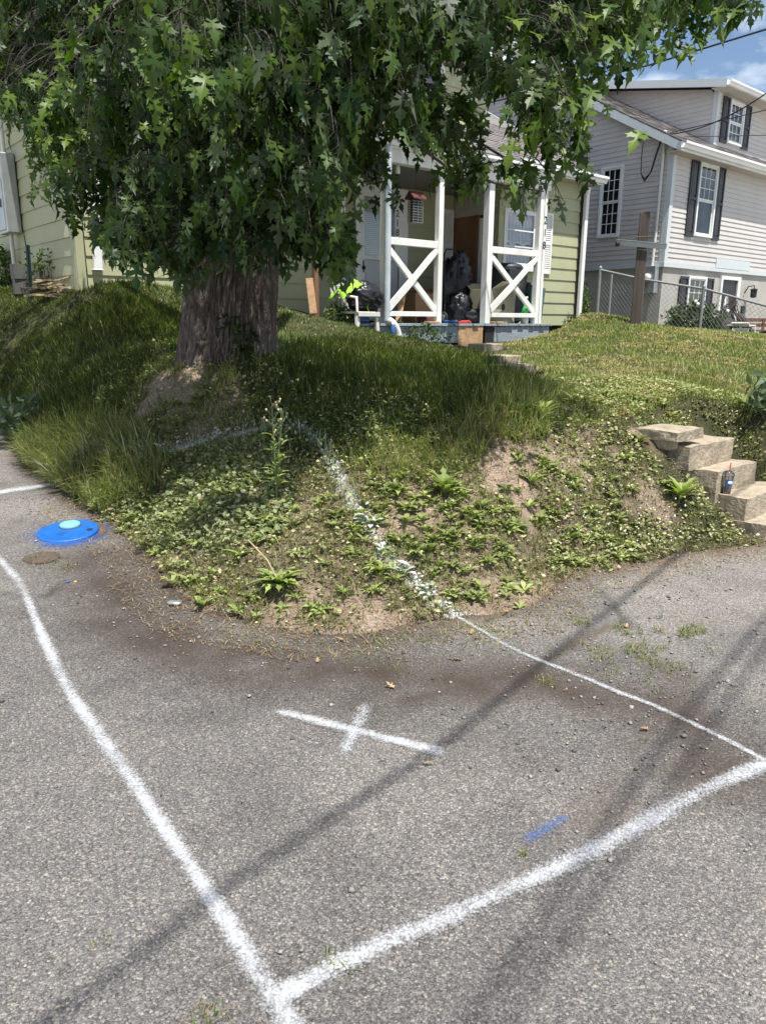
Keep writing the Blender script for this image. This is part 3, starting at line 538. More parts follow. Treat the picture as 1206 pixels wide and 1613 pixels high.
# left block front and gable side
siding(H1, fwall, SL+.09, -.55, 1.80-.2145*2, 4.02, .2145, .022, M['green_siding'])
siding(H1, frame('x', NB, -1), -.55, SWING-.02, 1.43, 3.86, .2145, .022, M['green_siding'], openings=[(1.08, 2.26, 1.4, 3.72)])
side = frame('y', SL, -1); RZ0, RS = 4.1, .56
siding(H1, side, F1+.09, 9., 1.80-.2145*2, 6.3, .2145, .020, M['green_siding'], seg=40, wav=.010, top=lambda z: (F1+.09+max(0, (z-RZ0)/RS-.0), 9.-max(0, (z-RZ0)/RS)))
bk = MB(); bk.add([(SL+.003, F1, .6), (SL+.003, 9, .6), (SL+.003, 9, 4.1), (SL+.003, 5, 6.4), (SL+.003, F1, 4.1)], [(0, 1, 2, 3, 4)]); bk.part('gable_sheathing', M['interior'], H1)
cb = MB(); cb.box(SL-.03, SL+.07, F1-.035, F1-.002, 1.4, 4.05); cb.box(SL-.035, SL-.003, F1-.002, F1+.10, 1.4, 4.05); cb.part('corner_board', M['green_siding'], H1, .004)
# wing: front wall, and the nook side wall with the boarded doorway
WIN = (3.60, 4.50, 2.46, 3.46)
siding(H1, frame('x', F1, -1), SWING+.12, SR-.08, 1.43, 4.08, .2145, .022, M['green_siding'], openings=[WIN])
cb = MB(); cb.box(SR-.09, SR-.0, F1-.03, F1-.002, 1.2, 4.05); cb.part('corner_board', M['dark'], H1, .003)
cb = MB(); cb.box(SWING, SWING+.115, F1-.03, F1+.10, 1.2, 4.05)
cb.part('corner_board', M['green_siding'], H1, .003)
zz = 1.45
while zz < 3.9: q = MB(); q.box(SWING-.012, SWING+.117, F1-.04, F1-.031, zz, zz+.18); q.part('corner_lap', M['green_siding'], H1); zz += .2145
ns = frame('y', SWING, -1)
nk = MB(); nk.box(SWING, SWING+.02, F1+.10, NB+.02, 3.36, 3.86); nk.part('nook_header', M['soffit'], H1)
pl = MB(); pl.box(SWING-.01, SWING+.01, F1+.52, NB-.0, 1.5, 3.36); pl.part('plywood_panel', M['plywood'], H1, label='dark reddish plywood sheet boarding up the doorway')
st = MB(); st.box(SWING-.05, SWING+.01, F1+.43, F1+.515, 1.48, 3.36); st.part('door_stud', M['stud'], H1)
window(H1, ns, F1+.12, F1+.42, 2.1, 3.30, 1, 2, 2, .035, .03, backing='stud')  # brown backing stands in for the brown reflection in these panes
lw = MB(); lw.box(SWING-.004, SWING+.01, F1+.10, F1+.43, 1.45, 2.1); lw.part('nook_panel', M['green_siding'], H1)
# curtain window
w = window(H1, fwall, *WIN, 1, 3, 1, .05, .035, mw=.022, backing=None); lb = MB(); lb.box(WIN[0]+.05, WIN[1]-.05, F1+.10, F1+.11, WIN[2], WIN[3]); lb.part('room_backing', M['interior'], w)
hd = MB(); hd.box(WIN[0]-.1, WIN[1]+.02, F1-.05, F1-.025, WIN[3], WIN[3]+.09); hd.part('window_header', M['green_siding'], H1, .004)
sl = MB(); sl.box(WIN[0]-.04, WIN[1]+.04, F1-.09, F1-.02, WIN[2]-.06, WIN[2]); sl.part('window_sill', M['white_wood'], H1, .004)
def curtain(z_top, z_bot, y, mat, scallop, ph):
    m = MB(); n = 90; us = np.linspace(WIN[0]+.055, WIN[1]-.055, n); vs = []
    for u in us:
        f = .012*math.sin(u*62+ph)+.006*math.sin(u*131+ph*2); zb = z_bot + scallop*abs(math.sin((u-WIN[0])*10.5+ph)); vs += [(u, y+f, z_top), (u, y+f*1.3, (z_top+zb)/2), (u, y+f*1.6, zb)]
    m.add(vs, [(3*i+j, 3*i+3+j, 3*i+4+j, 3*i+1+j) for i in range(n-1) for j in (0, 1)], True); return m
curtain(WIN[3]-.04, WIN[2]+.38, F1+.05, M['curtain'], .06, 0).part('curtain', M['curtain'], w); curtain(WIN[2]+.40, WIN[2]+.05, F1+.06, M['curtain'], 0, 1.2).part('curtain', M['curtain'], w)
def ruffle(z, ph): 
    m = MB(); n = 90; us = np.linspace(WIN[0]+.055, WIN[1]-.055, n); vs = []
    for u in us: zz = z + .055*abs(math.sin((u-WIN[0])*10.5+ph)); vs += [(u, F1+.035, zz+.045), (u, F1+.03, zz)]
    return m.add(vs, [(2*i, 2*i+2, 2*i+3, 2*i+1) for i in range(n-1)], True)
ruffle(WIN[2]+.37, 0).part('lace_trim', M['lace'], w); ruffle(WIN[2]+.19, 1.5).part('lace_trim', M['lace'], w)
shutter(H1, fwall, 4.56, 4.97, 2.38, 3.47, M['white_wood'], st=.045); shutter(H1, frame('x', NB, -1), 3.06, 3.42, 2.25, 3.50, M['white_wood'], st=.05)
# storm door
dfr = frame('x', NB, -1); m = MB(); fbox(m, dfr, 1.08, 1.20, .0, .06, 1.48, 3.72); fbox(m, dfr, 2.12, 2.26, .0, .06, 1.48, 3.72); fbox(m, dfr, 1.20, 2.12, .0, .06, 3.60, 3.72); m.part('door_frame', M['white_trim'], H1, .006)
m = MB(); fbox(m, dfr, 1.2, 2.12, -.03, .015, 1.5, 3.6); dr = m.part('door', M['storm'], H1)
for a, b in ((1.27, 1.63), (1.69, 2.05)):
    for c, e in ((1.65, 2.05), (2.12, 2.45)): m = MB(); fbox(m, dfr, a, b, .015, .024, c, e); fbox(m, dfr, a+.05, b-.05, .024, .032, c+.05, e-.05); m.part('panel', M['storm'], dr, .004)
m = MB(); fbox(m, dfr, 1.27, 2.05, .016, .019, 2.62, 3.5); m.part('blind', M['lace'], dr)
m = MB()
for k in range(28): fbox(m, dfr, 1.28, 2.04, .019, .030, 2.63+k*.031, 2.635+k*.031+.012)
m.part('blind_slats', M['storm'], dr)
m = MB(); fbox(m, dfr, 1.22, 2.10, .04, .055, 1.52, 1.62)
for a, b, c, e in ((1.2, 1.26, 1.5, 3.6), (2.06, 2.12, 1.5, 3.6), (1.26, 2.06, 2.52, 2.58), (1.26, 2.06, 3.53, 3.6)): fbox(m, dfr, a, b, .038, .06, c, e)
sdr = m.part('storm_door', M['white_trim'], H1, .003); m = MB(); m.add([dfr(1.26, .05, 2.58), dfr(2.06, .05, 2.58), dfr(2.06, .05, 3.53), dfr(1.26, .05, 3.53)], [(0, 1, 2, 3)]); m.part('pane', M['glass'], sdr)
m = MB(); m.lathe([(.0, 0), (.03, .0), (.034, .02), (.0, .05)], (0, 0, 0), 14); me = m.mesh('door_handle', M['dark']); me.transform(Matrix.Translation(dfr(1.235, .06, 2.38)) @ Matrix.Rotation(math.pi/2, 4, 'X')); link('door_handle', me, sdr); m = MB(); fbox(m, dfr, 1.222, 1.248, .06, .068, 2.30, 2.50); m.part('handle_plate', M['dark'], sdr, .004)
sN = planept(626, 325, GP0, NB-.06)[0]; m = MB(); fbox(m, dfr, sN-.06, sN+.06, .04, .058, 2.58, 3.53); m.part('stile', M['white_trim'], sdr)
for k, ch in enumerate('218'):
    lettering(ch, 'house_number', H1, M['dark'], (sN, NB-.063, 3.26-k*.155), .16)
# porch
m = MB(); m.box(-1.15, 3.78, -.02, NB-.01, 1.36, 1.42); m.box(-1.15, 3.78, .10, NB-.01, .9, 1.36); m.part('porch_base', M['dark'], H1)
u = -1.15; k = 0
while u < 3.80:
    wv = .135; m = MB(); m.box(u, min(u+wv, 3.83), -.07+random.uniform(-.012, .012), NB-.02, 1.424+random.uniform(0, .004), 1.462+random.uniform(-.003, .003)); m.part('deck_board', M['blue_paint_wood'], H1, .004); u += wv+.006
m = MB(); m.box(.05, 1.20, -.03, .0, 1.19, 1.42); m.part('fascia_board', M['blue_paint_wood'], H1, .004); m = MB(); m.box(1.205, 1.62, -.034, .0, 1.17, 1.422); m.part('fascia_board', M['blue_paint_wood'], H1, .004); 
m = MB(); m.box(1.50, 2.07, -.045, -.036, 1.10, 1.424); m.part('fascia_board', M['rust_wood'], H1, .004, label='fascia board with rust-stained peeling paint'); m = MB(); m.box(-1.15, .045, -.03, 0, 1.2, 1.42); m.part('fascia_board', M['blue_paint_wood'], H1)
m = MB(); m.box(2.36, 3.80, -.035, 0, 1.17, 1.42); m.part('fascia_board', M['blue_paint_wood'], H1, .004); m = MB(); m.box(2.14, 2.34, -.03, .03, 1.0, 1.42); m.part('support_block', M['dark'], H1, .004)
for a, b in ((2.16, 2.62), (3.42, 3.86)): m = MB(); m.box(a, b, -.05, .25, .95, 1.16); m.part('foundation_block', M['block'], H1, .01)
PZ = 3.62
def post(s, y, w=.095, z0=1.464, z1=PZ, mat='white_wood', label=None): m = MB(); m.box(s-w/2, s+w/2, y, y+w, z0, z1); return m.part('porch_post', M[mat], H1, .005, label)
post(.05, 0); post(1.12, 0); post(2.22, 0, .12); post(3.48, 0); post(-.02, .9, .08); post(-.95, .3, .07, 1.0, 3.7, 'stud', 'thin bare brown wooden post at the porch\'s left end')
nb = MB(); nb.box(3.535, 3.60, -.008, .09, 1.464, PZ); nb.part('post_board', M['white_wood'], H1, .004)
for k, ch in enumerate('218'): lettering(ch, 'house_number', H1, M['dark'], (3.567, -.012, 3.10-k*.20), .17)
def rail(s0, s1, zt, zb):
    m = MB(); m.box(s0, s1, .005, .08, zt-.05, zt+.05); m.part('top_rail', M['white_wood'], H1, .004); m = MB(); m.box(s0, s1, .005, .08, zb-.035, zb+.035); m.part('bottom_rail', M['white_wood'], H1, .004)
    m = MB(); m.bar((s0, .045, zt-.09), (s1, .045, zb+.06), .085, .045, (0, 1, 0)); m.part('cross_brace', M['white_wood'], H1, .003)
    m = MB(); m.bar((s0, .02, zb+.07), ((s0+s1)/2-.02, .018, (zt+zb)/2-.02), .10, .045, (0, 1, 0)); m.bar(((s0+s1)/2-.02, .018, (zt+zb)/2-.02), (s1, .03, zt-.06), .085, .045, (0, 1, 0)); m.part('cross_brace', M['white_wood'], H1, .003)
rail(.10, 1.07, 2.60, 1.60); rail(2.28, 3.435, 2.61, 1.60)
m = MB(); m.box(-1.4, 3.66, -.02, .12, PZ, PZ+.19); m.part('porch_beam', M['white_wood'], H1, .006)
m = MB(); m.box(-1.4, 3.66, .10, NB, PZ+.13, PZ+.16); m.part('porch_ceiling', M['porch_ceiling'], H1)
gutter('porch_gutter', H1, -.06, -1.45, 3.80, PZ+.31, M['white_trim'], .1, .12)
m = MB(); m.box(-1.45, 3.78, -.06, -.02, PZ+.17, PZ+.32); m.part('fascia', M['white_trim'], H1)
shingles(H1, -1.45, 3.80, -.08, PZ+.30, 2.0, PZ+1.02, M['shingle']); m = MB(); m.add([(-1.45, -.06, PZ+.27), (3.79, -.06, PZ+.27), (3.79, 2.0, PZ+.99), (-1.45, 2., PZ+.99)], [(0, 1, 2, 3)]); m.part('roof_deck', M['dark'], H1)
# downspouts
def downspout(s, y, zt, zb, mat, r=.042, kick=True, name='downspout', dx=0.):
    m = MB(); P = [(s, y-.02, zt), (s, y, zt-.15), (s+dx, y, zb+.12)]; vs = []
    for p in P: vs += [(p[0]-r, p[1]-r*.7, p[2]), (p[0]+r, p[1]-r*.7, p[2]), (p[0]+r, p[1]+r*.7, p[2]), (p[0]-r, p[1]+r*.7, p[2])]
    m.add(vs, [(4*i+k, 4*i+(k+1) % 4, 4*i+4+(k+1) % 4, 4*i+4+k) for i in range(2) for k in range(4)]+[(0, 1, 2, 3), (11, 10, 9, 8)]); return m.part(name, mat, H1, .01)
m = MB(); m.tube([(.03, -.05, PZ+.2), (.02, -.055, 2.4), (.005, -.06, 1.5)], .047, 14); m.part('downspout', M['pipe_metal'], H1, label='galvanized round downspout at the porch corner')
m = MB(); pts_ = []; rs = []
for k in range(40): t = k/39; a = t*math.pi*.5; pts_.append((.005+.2*math.sin(a)*1, -.06-.03*t, 1.51-.06*t-.19*(1-math.cos(a)))); rs.append(.052+.006*(k % 2))
m.tube(pts_, rs, 14); m.part('downspout_elbow', M['white_trim'], H1)
downspout(SR-.02, F1-.10, 4.02, 1.42, M['white_trim'], .05); downspout(SL+.30, F1-.06, 4.0, 1.95, M['white_trim'], .05, dx=-.10)
# main roof
RE = F1-.30
gutter('gutter', H1, RE, 3.5, SR+.22, 4.20, M['white_trim'], .12, .12)
gutter('gutter', H1, RE, SL-.1, -.6, 4.20, M['white_trim'], .12, .12)
for a, b in ((3.4, SR+.2), (SL-.1, -.6)):
    m = MB(); m.box(a, b, RE, RE+.03, 4.06, 4.2); m.part('fascia', M['white_trim'], H1); m = MB(); m.box(a, b, RE+.03, F1+.02, 4.055, 4.075); m.part('soffit', M['soffit'], H1)
m = MB(); m.add([(SL-.25, RE, 4.15), (SR+.22, RE, 4.15), (SR+.22, 5, 4.15+(5-RE)*RS), (SL-.25, 5, 4.15+(5-RE)*RS), (SL-.25, 9.4, 4.1), (SR+.22, 9.4, 4.1)], [(0, 1, 2, 3), (3, 2, 5, 4)]); m.part('roof_deck', M['shingle'], H1)
shingles(H1, 3.2, SR+.22, RE-.01, 4.19, 2.8, 4.19+(2.8-RE)*RS, M['shingle'])
m = MB(); m.bar((SR+.2, RE, 4.12), (SR+.2, 5, 4.12+(5-RE)*RS), .15, .03, (1, 0, 0)); m.part('rake_board', M['white_trim'], H1); m = MB(); m.bar((SL-.23, RE, 4.12), (SL-.23, 5, 4.12+(5-RE)*RS), .15, .03, (1, 0, 0)); m.part('rake_board', M['white_trim'], H1)
# upper storey showing between the branches
UF = 1.95; m = MB(); m.box(-1.5, 4.10, UF+.03, 5, 4.3, 6.05); m.part('upper_wall', M['interior'], H1)
siding(H1, frame('x', UF, -1), -1.5, 4.12, 4.45, 6.0, .2145, .022, M['green_siding'], openings=[(2.2, 3.0, 4.95, 5.95)]); window(H1, frame('x', UF, -1), 2.2, 3.0, 4.95, 5.95, 1, 2, 1)
shingles(H1, -1.6, 4.4, UF-.35, 6.12, 4, 6.8, M['shingle']); m = MB(); m.box(-1.6, 4.4, UF-.35, UF-.32, 6.0, 6.15); m.part('fascia', M['white_trim'], H1)
# electric box on the gable side
n0, z0_ = sidept(2, 325, GP0, SL-.03); n1, z1_ = sidept(20, 220, GP0, SL-.03)
EB = MB(); EB.box(SL-.22, SL-.03, min(n0, n1), min(n0, n1)+.42, 2.62, 3.62); eb = EB.part('electric_box', M['metal_gray'], H1, .015); m = MB(); m.box(SL-.235, SL-.22, min(n0, n1)+.03, min(n0, n1)+.39, 2.66, 3.3); m.part('box_door', M['metal_gray'], eb, .008)
m = MB(); m.box(SL-.26, SL-.235, min(n0, n1)+.1, min(n0, n1)+.16, 2.95, 3.05); m.part('latch', M['dark'], eb)
m = MB(); m.tube([(SL-.1, min(n0, n1)+.2, 3.62), (SL-.1, min(n0, n1)+.2, 5.2)], .03, 10); m.part('conduit', M['plastic_white'], eb); m = MB(); m.tube([(SL-.1, min(n0, n1)+.3, 2.62), (SL-.1, min(n0, n1)+.32, 1.6)], .028, 10); m.part('conduit', M['plastic_white'], eb)
m = MB(); m.tube([(SL-.03, min(n0, n1)-.05, 2.6), (SL-.03, min(n0, n1)-.12, 2.2), (SL-.03, min(n0, n1)-.08, 1.8)], .006, 6); m.part('cable', M['cable'], eb)
# wreath on the back wall
m = MB()
for k in range(40): a = 2*math.pi*k/40; b = 2*math.pi*(k+1)/40; r = .13+random.uniform(-.03, .03); m.tube([(.62+.13*math.cos(a), NB-.05, 2.95+.13*math.sin(a)), (.62+(r+.06)*math.cos(b), NB-.09, 2.95+(r+.06)*math.sin(b))], .012, 5)
props(m.part('wreath', M['charcoal'], None), 'dark dry wreath hanging on the porch wall left of the door', 'wreath').matrix_world = Matrix.Translation(GP0) @ Matrix.Rotation(ROTZ, 4, 'Z')
LM = Matrix.Translation(GP0) @ Matrix.Rotation(ROTZ, 4, 'Z')
def place(o, org=GP0): o.matrix_world = Matrix.Translation(org) @ Matrix.Rotation(ROTZ, 4, 'Z'); return o

# ------------------------------------------------------------ things on the porch (local porch coordinates, put in the house frame)
def pthing(name, label, cat, s, n, z=1.464, group=None, rz=0): return thing(name, label, cat, W2(GP0, s, n, z), ROTZ+rz, group)
bf = pthing('bird_feeder', 'hanging bird feeder with a small red gable roof and wire mesh sides', 'bird feeder', .70, .12, 3.02)
m = MB(); m.tube([(0, 0, .30), (0, 0, .72)], .003, 5); m.part('hanging_wire', M['cable'], bf)
m = MB(); m.add([(-.13, -.1, .2), (.13, -.1, .2), (.13, 0, .3), (-.13, 0, .3), (.13, .1, .2), (-.13, .1, .2), (-.13, -.1, .185), (.13, -.1, .185), (.13, 0, .28), (-.13, 0, .28), (.13, .1, .185), (-.13, .1, .185)], [(0, 1, 2, 3), (3, 2, 4, 5), (6, 9, 8, 7), (9, 11, 10, 8), (0, 6, 7, 1), (4, 10, 11, 5), (0, 3, 9, 6), (3, 5, 11, 9), (1, 7, 8, 2), (2, 8, 10, 4)]); m.part('roof', M['maroon'], bf)
m = MB(); m.box(-.06, .06, -.045, .045, -.12, .19); m.part('seed_box', M['dark'], bf)
m = MB()
for q in (-.05, -.0, .05):
    for y_ in (-.06, .06): m.bar((q*1.9, y_, -.14), (q*1.9, y_, .17), .006, .006)
for k in range(9): z_ = -.13+k*.036; m.bar((-.1, -.06, z_), (.1, -.06, z_), .006, .006); m.bar((-.1, .06, z_), (.1, .06, z_), .006, .006); m.bar((-.1, -.06, z_), (-.1, .06, z_), .006, .006); m.bar((.1, -.06, z_), (.1, .06, z_), .006, .006)
m.part('wire_mesh', M['galvanized'], bf)
bh = pthing('wall_lamp', 'small glass lamp hanging under the porch beam near the corner', 'lamp', .33, .1, 3.5); m = MB(); m.lathe([(.012, .12), (.03, .1), (.035, .03), (.03, 0), (.0, 0)], n=14); m.part('shade', M['plastic_white'], bh); m = MB(); m.lathe([(.032, .0), (.038, -.02), (.0, -.025)], n=14); m.part('rim', M['dark'], bh)
# heap of black bags on a hand truck
m = MB(); m.blob((0, 0, .55), (.36, .27, .50), .22, 3, 64, 40, crease=.2); m.blob((.12, 0, .98), (.16, .14, .2), .3, 5, 40, 24, crease=.22); place(m.solo('trash_bag', M['bag'], 'tall bulging black trash bag standing in the middle of the porch', 'trash bag')).location = W2(GP0, 2.44, .98, 1.47)
m = MB(); m.blob((0, 0, .22), (.22, .18, .26), .3, 8, 60, 36, crease=.22); o = m.solo('trash_bag', M['bag'], 'smaller black trash bag slumped below the tall one', 'trash bag'); o.location = W2(GP0, 2.20, .62, 1.47)
ht = pthing('hand_truck', 'black folding hand truck with small wheels behind the bags', 'hand truck', 2.06, .66)
m = MB(); P_ = [(-.16, 0, .05), (-.16, .05, 1.1), (-.1, .06, 1.18), (.1, .06, 1.18), (.16, .05, 1.1), (.16, 0, .05)]; m.tube(P_, .014, 8); m.tube([(-.16, .02, .35), (.16, .02, .35)], .01, 6); m.tube([(-.16, .02, .7), (.16, .02, .7)], .01, 6); m.part('frame', M['dark'], ht)
for q in (-.19, .19):
    m = MB(); m.lathe([(.03, -.02), (.085, -.02), (.095, 0), (.085, .02), (.03, .02)], n=20); me = m.mesh('wheel', M['dark']); me.transform(Matrix.Translation((q, 0, .095)) @ Matrix.Rotation(math.pi/2, 4, 'Y')); wq = link('wheel', me, ht); m = MB(); m.lathe([(.03, -.024), (.045, -.024), (.045, .024), (.03, .024)], n=16); me = m.mesh('hub', M['galvanized']); me.transform(Matrix.Translation((q, 0, .095)) @ Matrix.Rotation(math.pi/2, 4, 'Y')); link('hub', me, wq)
cbx = pthing('cardboard_box', 'open pale cardboard box with raised flaps beside the black bags', 'cardboard box', 2.80, .42, rz=.12)
m = MB(); m.box(-.36, .36, -.22, .22, 0, .55); m.part('box_body', M['cardboard'], cbx, .004)
for a, b, c in (((-.36, -.22), (.36, -.22), (0, -.16)), ((-.36, .22), (.36, .22), (-.05, .12))):
    m = MB(); m.add([(a[0], a[1], .55), (b[0], b[1], .55), (b[0]+c[0]-.08, b[1]+c[1], .66), (a[0]+c[0]+.08, a[1]+c[1], .66), (a[0], a[1]+.004, .555), (b[0], b[1]+.004, .555), (b[0]+c[0]-.08, b[1]+c[1]+.004, .665), (a[0]+c[0]+.08, a[1]+c[1]+.004, .665)], [(0, 1, 2, 3), (7, 6, 5, 4), (0, 4, 5, 1), (1, 5, 6, 2), (2, 6, 7, 3), (3, 7, 4, 0)]); m.part('flap', M['cardboard'], cbx)
m = MB(); m.lathe([(.0, 0), (.055, 0), (.055, .002), (0, .002)], n=20); me = m.mesh('printed_mark', M['dark']); me.transform(Matrix.Translation((.0, -.222, .27)) @ Matrix.Rotation(math.pi/2, 4, 'X')); link('printed_mark', me, cbx)
m = MB(); m.blob((0, 0, .08), (.17, .08, .10), .3, 12, crease=.35, fr=4); m.solo('plastic_bag', M['charcoal'], 'crumpled dark bag lying against the cardboard box', 'bag').location = W2(GP0, 2.25, .25, 1.50)
for s_, n_, w_, h_, lab in ((1.72, 1.1, .5, .48, 'brown cardboard carton behind the left X brace'), (2.10, 1.4, .4, .55, 'brown cardboard carton behind the hand truck')):
    m = MB(); m.box(-w_/2, w_/2, -.18, .18, 0, h_); m.box(-w_/2, w_/2, -.185, -.181, h_*.5-.03, h_*.5+.03); o = m.solo('cardboard_box', M['cardboard_brown'], lab, 'cardboard box', bevel=.004); o.location = W2(GP0, s_, n_, 1.466); o.rotation_euler = (0, 0, ROTZ)
m = MB(); m.bar((0, 0, 0), (.2, .1, .5), .09, .02); o = m.solo('wood_plank', M['rust_wood'], 'short tan board leaning behind the left X brace', 'board'); o.location = W2(GP0, .72, .5, 1.466); o.rotation_euler = (0, 0, ROTZ)
def cart(label, s, n, mat, w, dp, h, lidmat):
    t = pthing('wheeled_bin', label, 'bin', s, n); m = MB(); a, b = w*.42, w*.5; c, d = dp*.42, dp*.5
    m.add([(-a, -c, .04), (a, -c, .04), (a, c, .04), (-a, c, .04), (-b, -d, h), (b, -d, h), (b, d, h), (-b, d, h)], [(0, 3, 2, 1), (4, 5, 6, 7), (0, 1, 5, 4), (1, 2, 6, 5), (2, 3, 7, 6), (3, 0, 4, 7)]); m.part('bin_body', M[mat], t, .02)
    m = MB(); m.lathe([(b*1.02, 0), (b*1.05, .03), (b*.9, .07), (b*.5, .1), (0, .11)], (0, 0, h), 28, sy=dp/w); m.part('lid', M[lidmat], t)
    m = MB(); m.tube([(-b*.7, d+.03, h-.02), (b*.7, d+.03, h-.02)], .016, 8); m.part('handle', M[lidmat], t)
    for q in (-1, 1): m = MB(); m.lathe([(.02, -.02), (.08, -.02), (.08, .02), (.02, .02)], n=18); me = m.mesh('wheel', M['dark']); me.transform(Matrix.Translation((q*a, c, .08)) @ Matrix.Rotation(math.pi/2, 4, 'Y')); link('wheel', me, t)
    return t
cart('dark grey wheeled bin behind the right X brace', 3.32, .55, 'bin_dark', .5, .5, .92, 'bin_dark')
b2_ = cart('teal plastic storage bin in front of the curtained window', 3.80, .42, 'bin_teal', .42, .36, .62, 'bin_dark'); m = MB(); m.box(-.1, .06, -.205, -.196, .42, .47); m.part('label_strip', M['lace'], b2_)
sb = pthing('spray_bottle', 'bright green cleaner bottle standing behind the right X brace', 'bottle', 3.33, .14); m = MB(); m.lathe([(0, 0), (.06, 0), (.065, .02), (.062, .19), (.045, .26), (.02, .33), (.018, .38)], n=18); m.part('bottle', M['green_plastic'], sb); m = MB(); m.lathe([(.022, .38), (.022, .41), (.0, .415)], n=12); m.bar((-.01, 0, .43), (.05, 0, .44), .025, .03); m.part('trigger', M['white_trim'], sb)
m = MB(); m.lathe([(0, 0), (.055, 0), (.065, .14), (.06, .14), (.05, .01)], n=20); m.solo('plastic_tub', M['plastic_white'], 'white plastic tub beside the green bottle on the porch', 'tub').location = W2(GP0, 3.27, .08, 1.466)
m = MB(); m.lathe([(0, 0), (.10, 0), (.12, .05), (.11, .05), (.09, .012)], n=24); m.solo('pet_bowl', M['blue_obj'], 'blue bowl lying on the porch edge between the rails', 'bowl').location = W2(GP0, 1.36, .0, 1.466)
m = MB(); m.bar((-.16, 0, .02), (.16, .02, .02), .05, .03); m.bar((-.05, .02, .03), (.12, -.01, .035), .02, .03); o = m.solo('toy', M['red'], 'small red toy lying on the porch edge', 'toy', bevel=.008); o.location = W2(GP0, 1.66, -.01, 1.466); o.rotation_euler = (0, 0, ROTZ)
for s_, lab in ((.96, 'flat brick on the porch edge by the second post'), (2.43, 'flat brick on the porch edge right of the third post')):
    m = MB(); m.box(-.13, .13, -.05, .05, 0, .03); o = m.solo('brick', M['rust_wood'], lab, 'brick', bevel=.006); o.location = W2(GP0, s_, -.01, 1.466); o.rotation_euler = (0, 0, ROTZ)
m = MB(); m.blob((0, 0, .05), (.15, .10, .08), .4, 31, crease=.22); m.solo('cloth_bundle', M['maroon'], 'small heap of dark red cloth beside the hand truck wheel', 'cloth').location = W2(GP0, 1.32, .5, 1.46)
# chair with bag and vest at the left end
ch = pthing('plastic_chair', 'white plastic garden chair piled with a black bag at the porch\'s left end', 'chair', -.50, .0, 1.17, rz=.25)
m = MB()
m.box(-.24, .24, -.22, .22, .42, .45); m.box(-.25, .25, -.235, -.215, .38, .45); m.part('seat', M['plastic_white'], ch, .012)
for sx in (-1, 1):
    for sy in (-1, 1):
        m = MB(); x_, y_ = sx*.22, sy*.2; vs = []
        for z_, k in ((0, 1.12), (.43, 1)):
            vs += [(x_*k-.035*sx, y_*k, z_), (x_*k+.03*sx, y_*k-.0, z_), (x_*k+.03*sx, y_*k-.04*sy, z_), (x_*k-.035*sx, y_*k-.04*sy, z_)]
        m.add(vs, [(0, 1, 5, 4), (1, 2, 6, 5), (2, 3, 7, 6), (3, 0, 4, 7), (0, 3, 2, 1), (4, 5, 6, 7)]); m.part('leg', M['plastic_white'], ch, .004)
m = MB(); m.bar((-.22, .2, .45), (-.24, .26, .84), .04, .03); m.bar((.22, .2, .45), (.24, .26, .84), .04, .03); m.bar((-.24, .26, .82), (.24, .26, .82), .03, .07)
for k in range(-2, 3): m.bar((k*.08, .2, .45), (k*.085, .26, .82), .035, .012)
m.part('backrest', M['plastic_white'], ch, .004); 
for sx in (-1, 1): m = MB(); m.tube([(sx*.25, .24, .66), (sx*.27, .0, .66), (sx*.26, -.2, .63), (sx*.245, -.2, .44)], .02, 8); m.part('armrest', M['plastic_white'], ch)
m = MB(); m.blob((0, 0, .15), (.30, .2, .19), .3, 21, 60, 36, crease=.2); o = m.solo('trash_bag', M['bag'], 'full black bag resting on the white plastic chair', 'trash bag'); o.location = W2(GP0, -.42, -.05, 1.66); o.rotation_euler = (0, .15, ROTZ)
m = MB(); nx_ = 26; vs = []
for i in range(nx_):
    for j in range(nx_):
        a, b = (i/(nx_-1)-.5)*2, (j/(nx_-1)-.5)*2; vs.append((a*.24, b*.17, .20-.26*(a*a)**.9-.10*b*b+.06*(float(fbm(a*3+9, b*3+9, 0, 3, 2))-.5)+.02*math.sin(a*17+b*4)))
m.add(vs, [(i*nx_+j, (i+1)*nx_+j, (i+1)*nx_+j+1, i*nx_+j+1) for i in range(nx_-1) for j in range(nx_-1)], True); o = m.part('safety_vest', M['hivis']); sol = o.modifiers.new('s', 'SOLIDIFY'); sol.thickness = .012; props(o, 'crumpled lime green safety vest draped over the black bag', 'vest'); o.location = W2(GP0, -.60, -.02, 1.84); o.rotation_euler = (0, .35, ROTZ)
m = MB(); m.lathe([(0, 0), (.13, 0), (.17, .34), (.175, .35), (.165, .35), (.125, .01)], n=26); m.solo('bucket', M['block'], 'grey plastic bucket under the white chair', 'bucket').location = W2(GP0, -.48, .12, 1.16)
m = MB(); m.blob((0, 0, .08), (.25, .14, .1), .3, 41, crease=.1); o = m.solo('tarp', M['blue_obj'], 'folded dark blue tarp on the bucket under the chair', 'tarp'); o.location = W2(GP0, -.48, .12, 1.46)
bt = pthing('water_bottle', 'slim blue bottle beside the chair\'s right leg', 'bottle', .02, -.18, 1.2); m = MB(); m.lathe([(0, 0), (.035, 0), (.035, .2), (.015, .25)], n=14); m.part('bottle', M['blue_obj'], bt); m = MB(); m.lathe([(.016, .25), (.016, .28), (0, .28)], n=12); m.part('cap', M['lace'], bt)

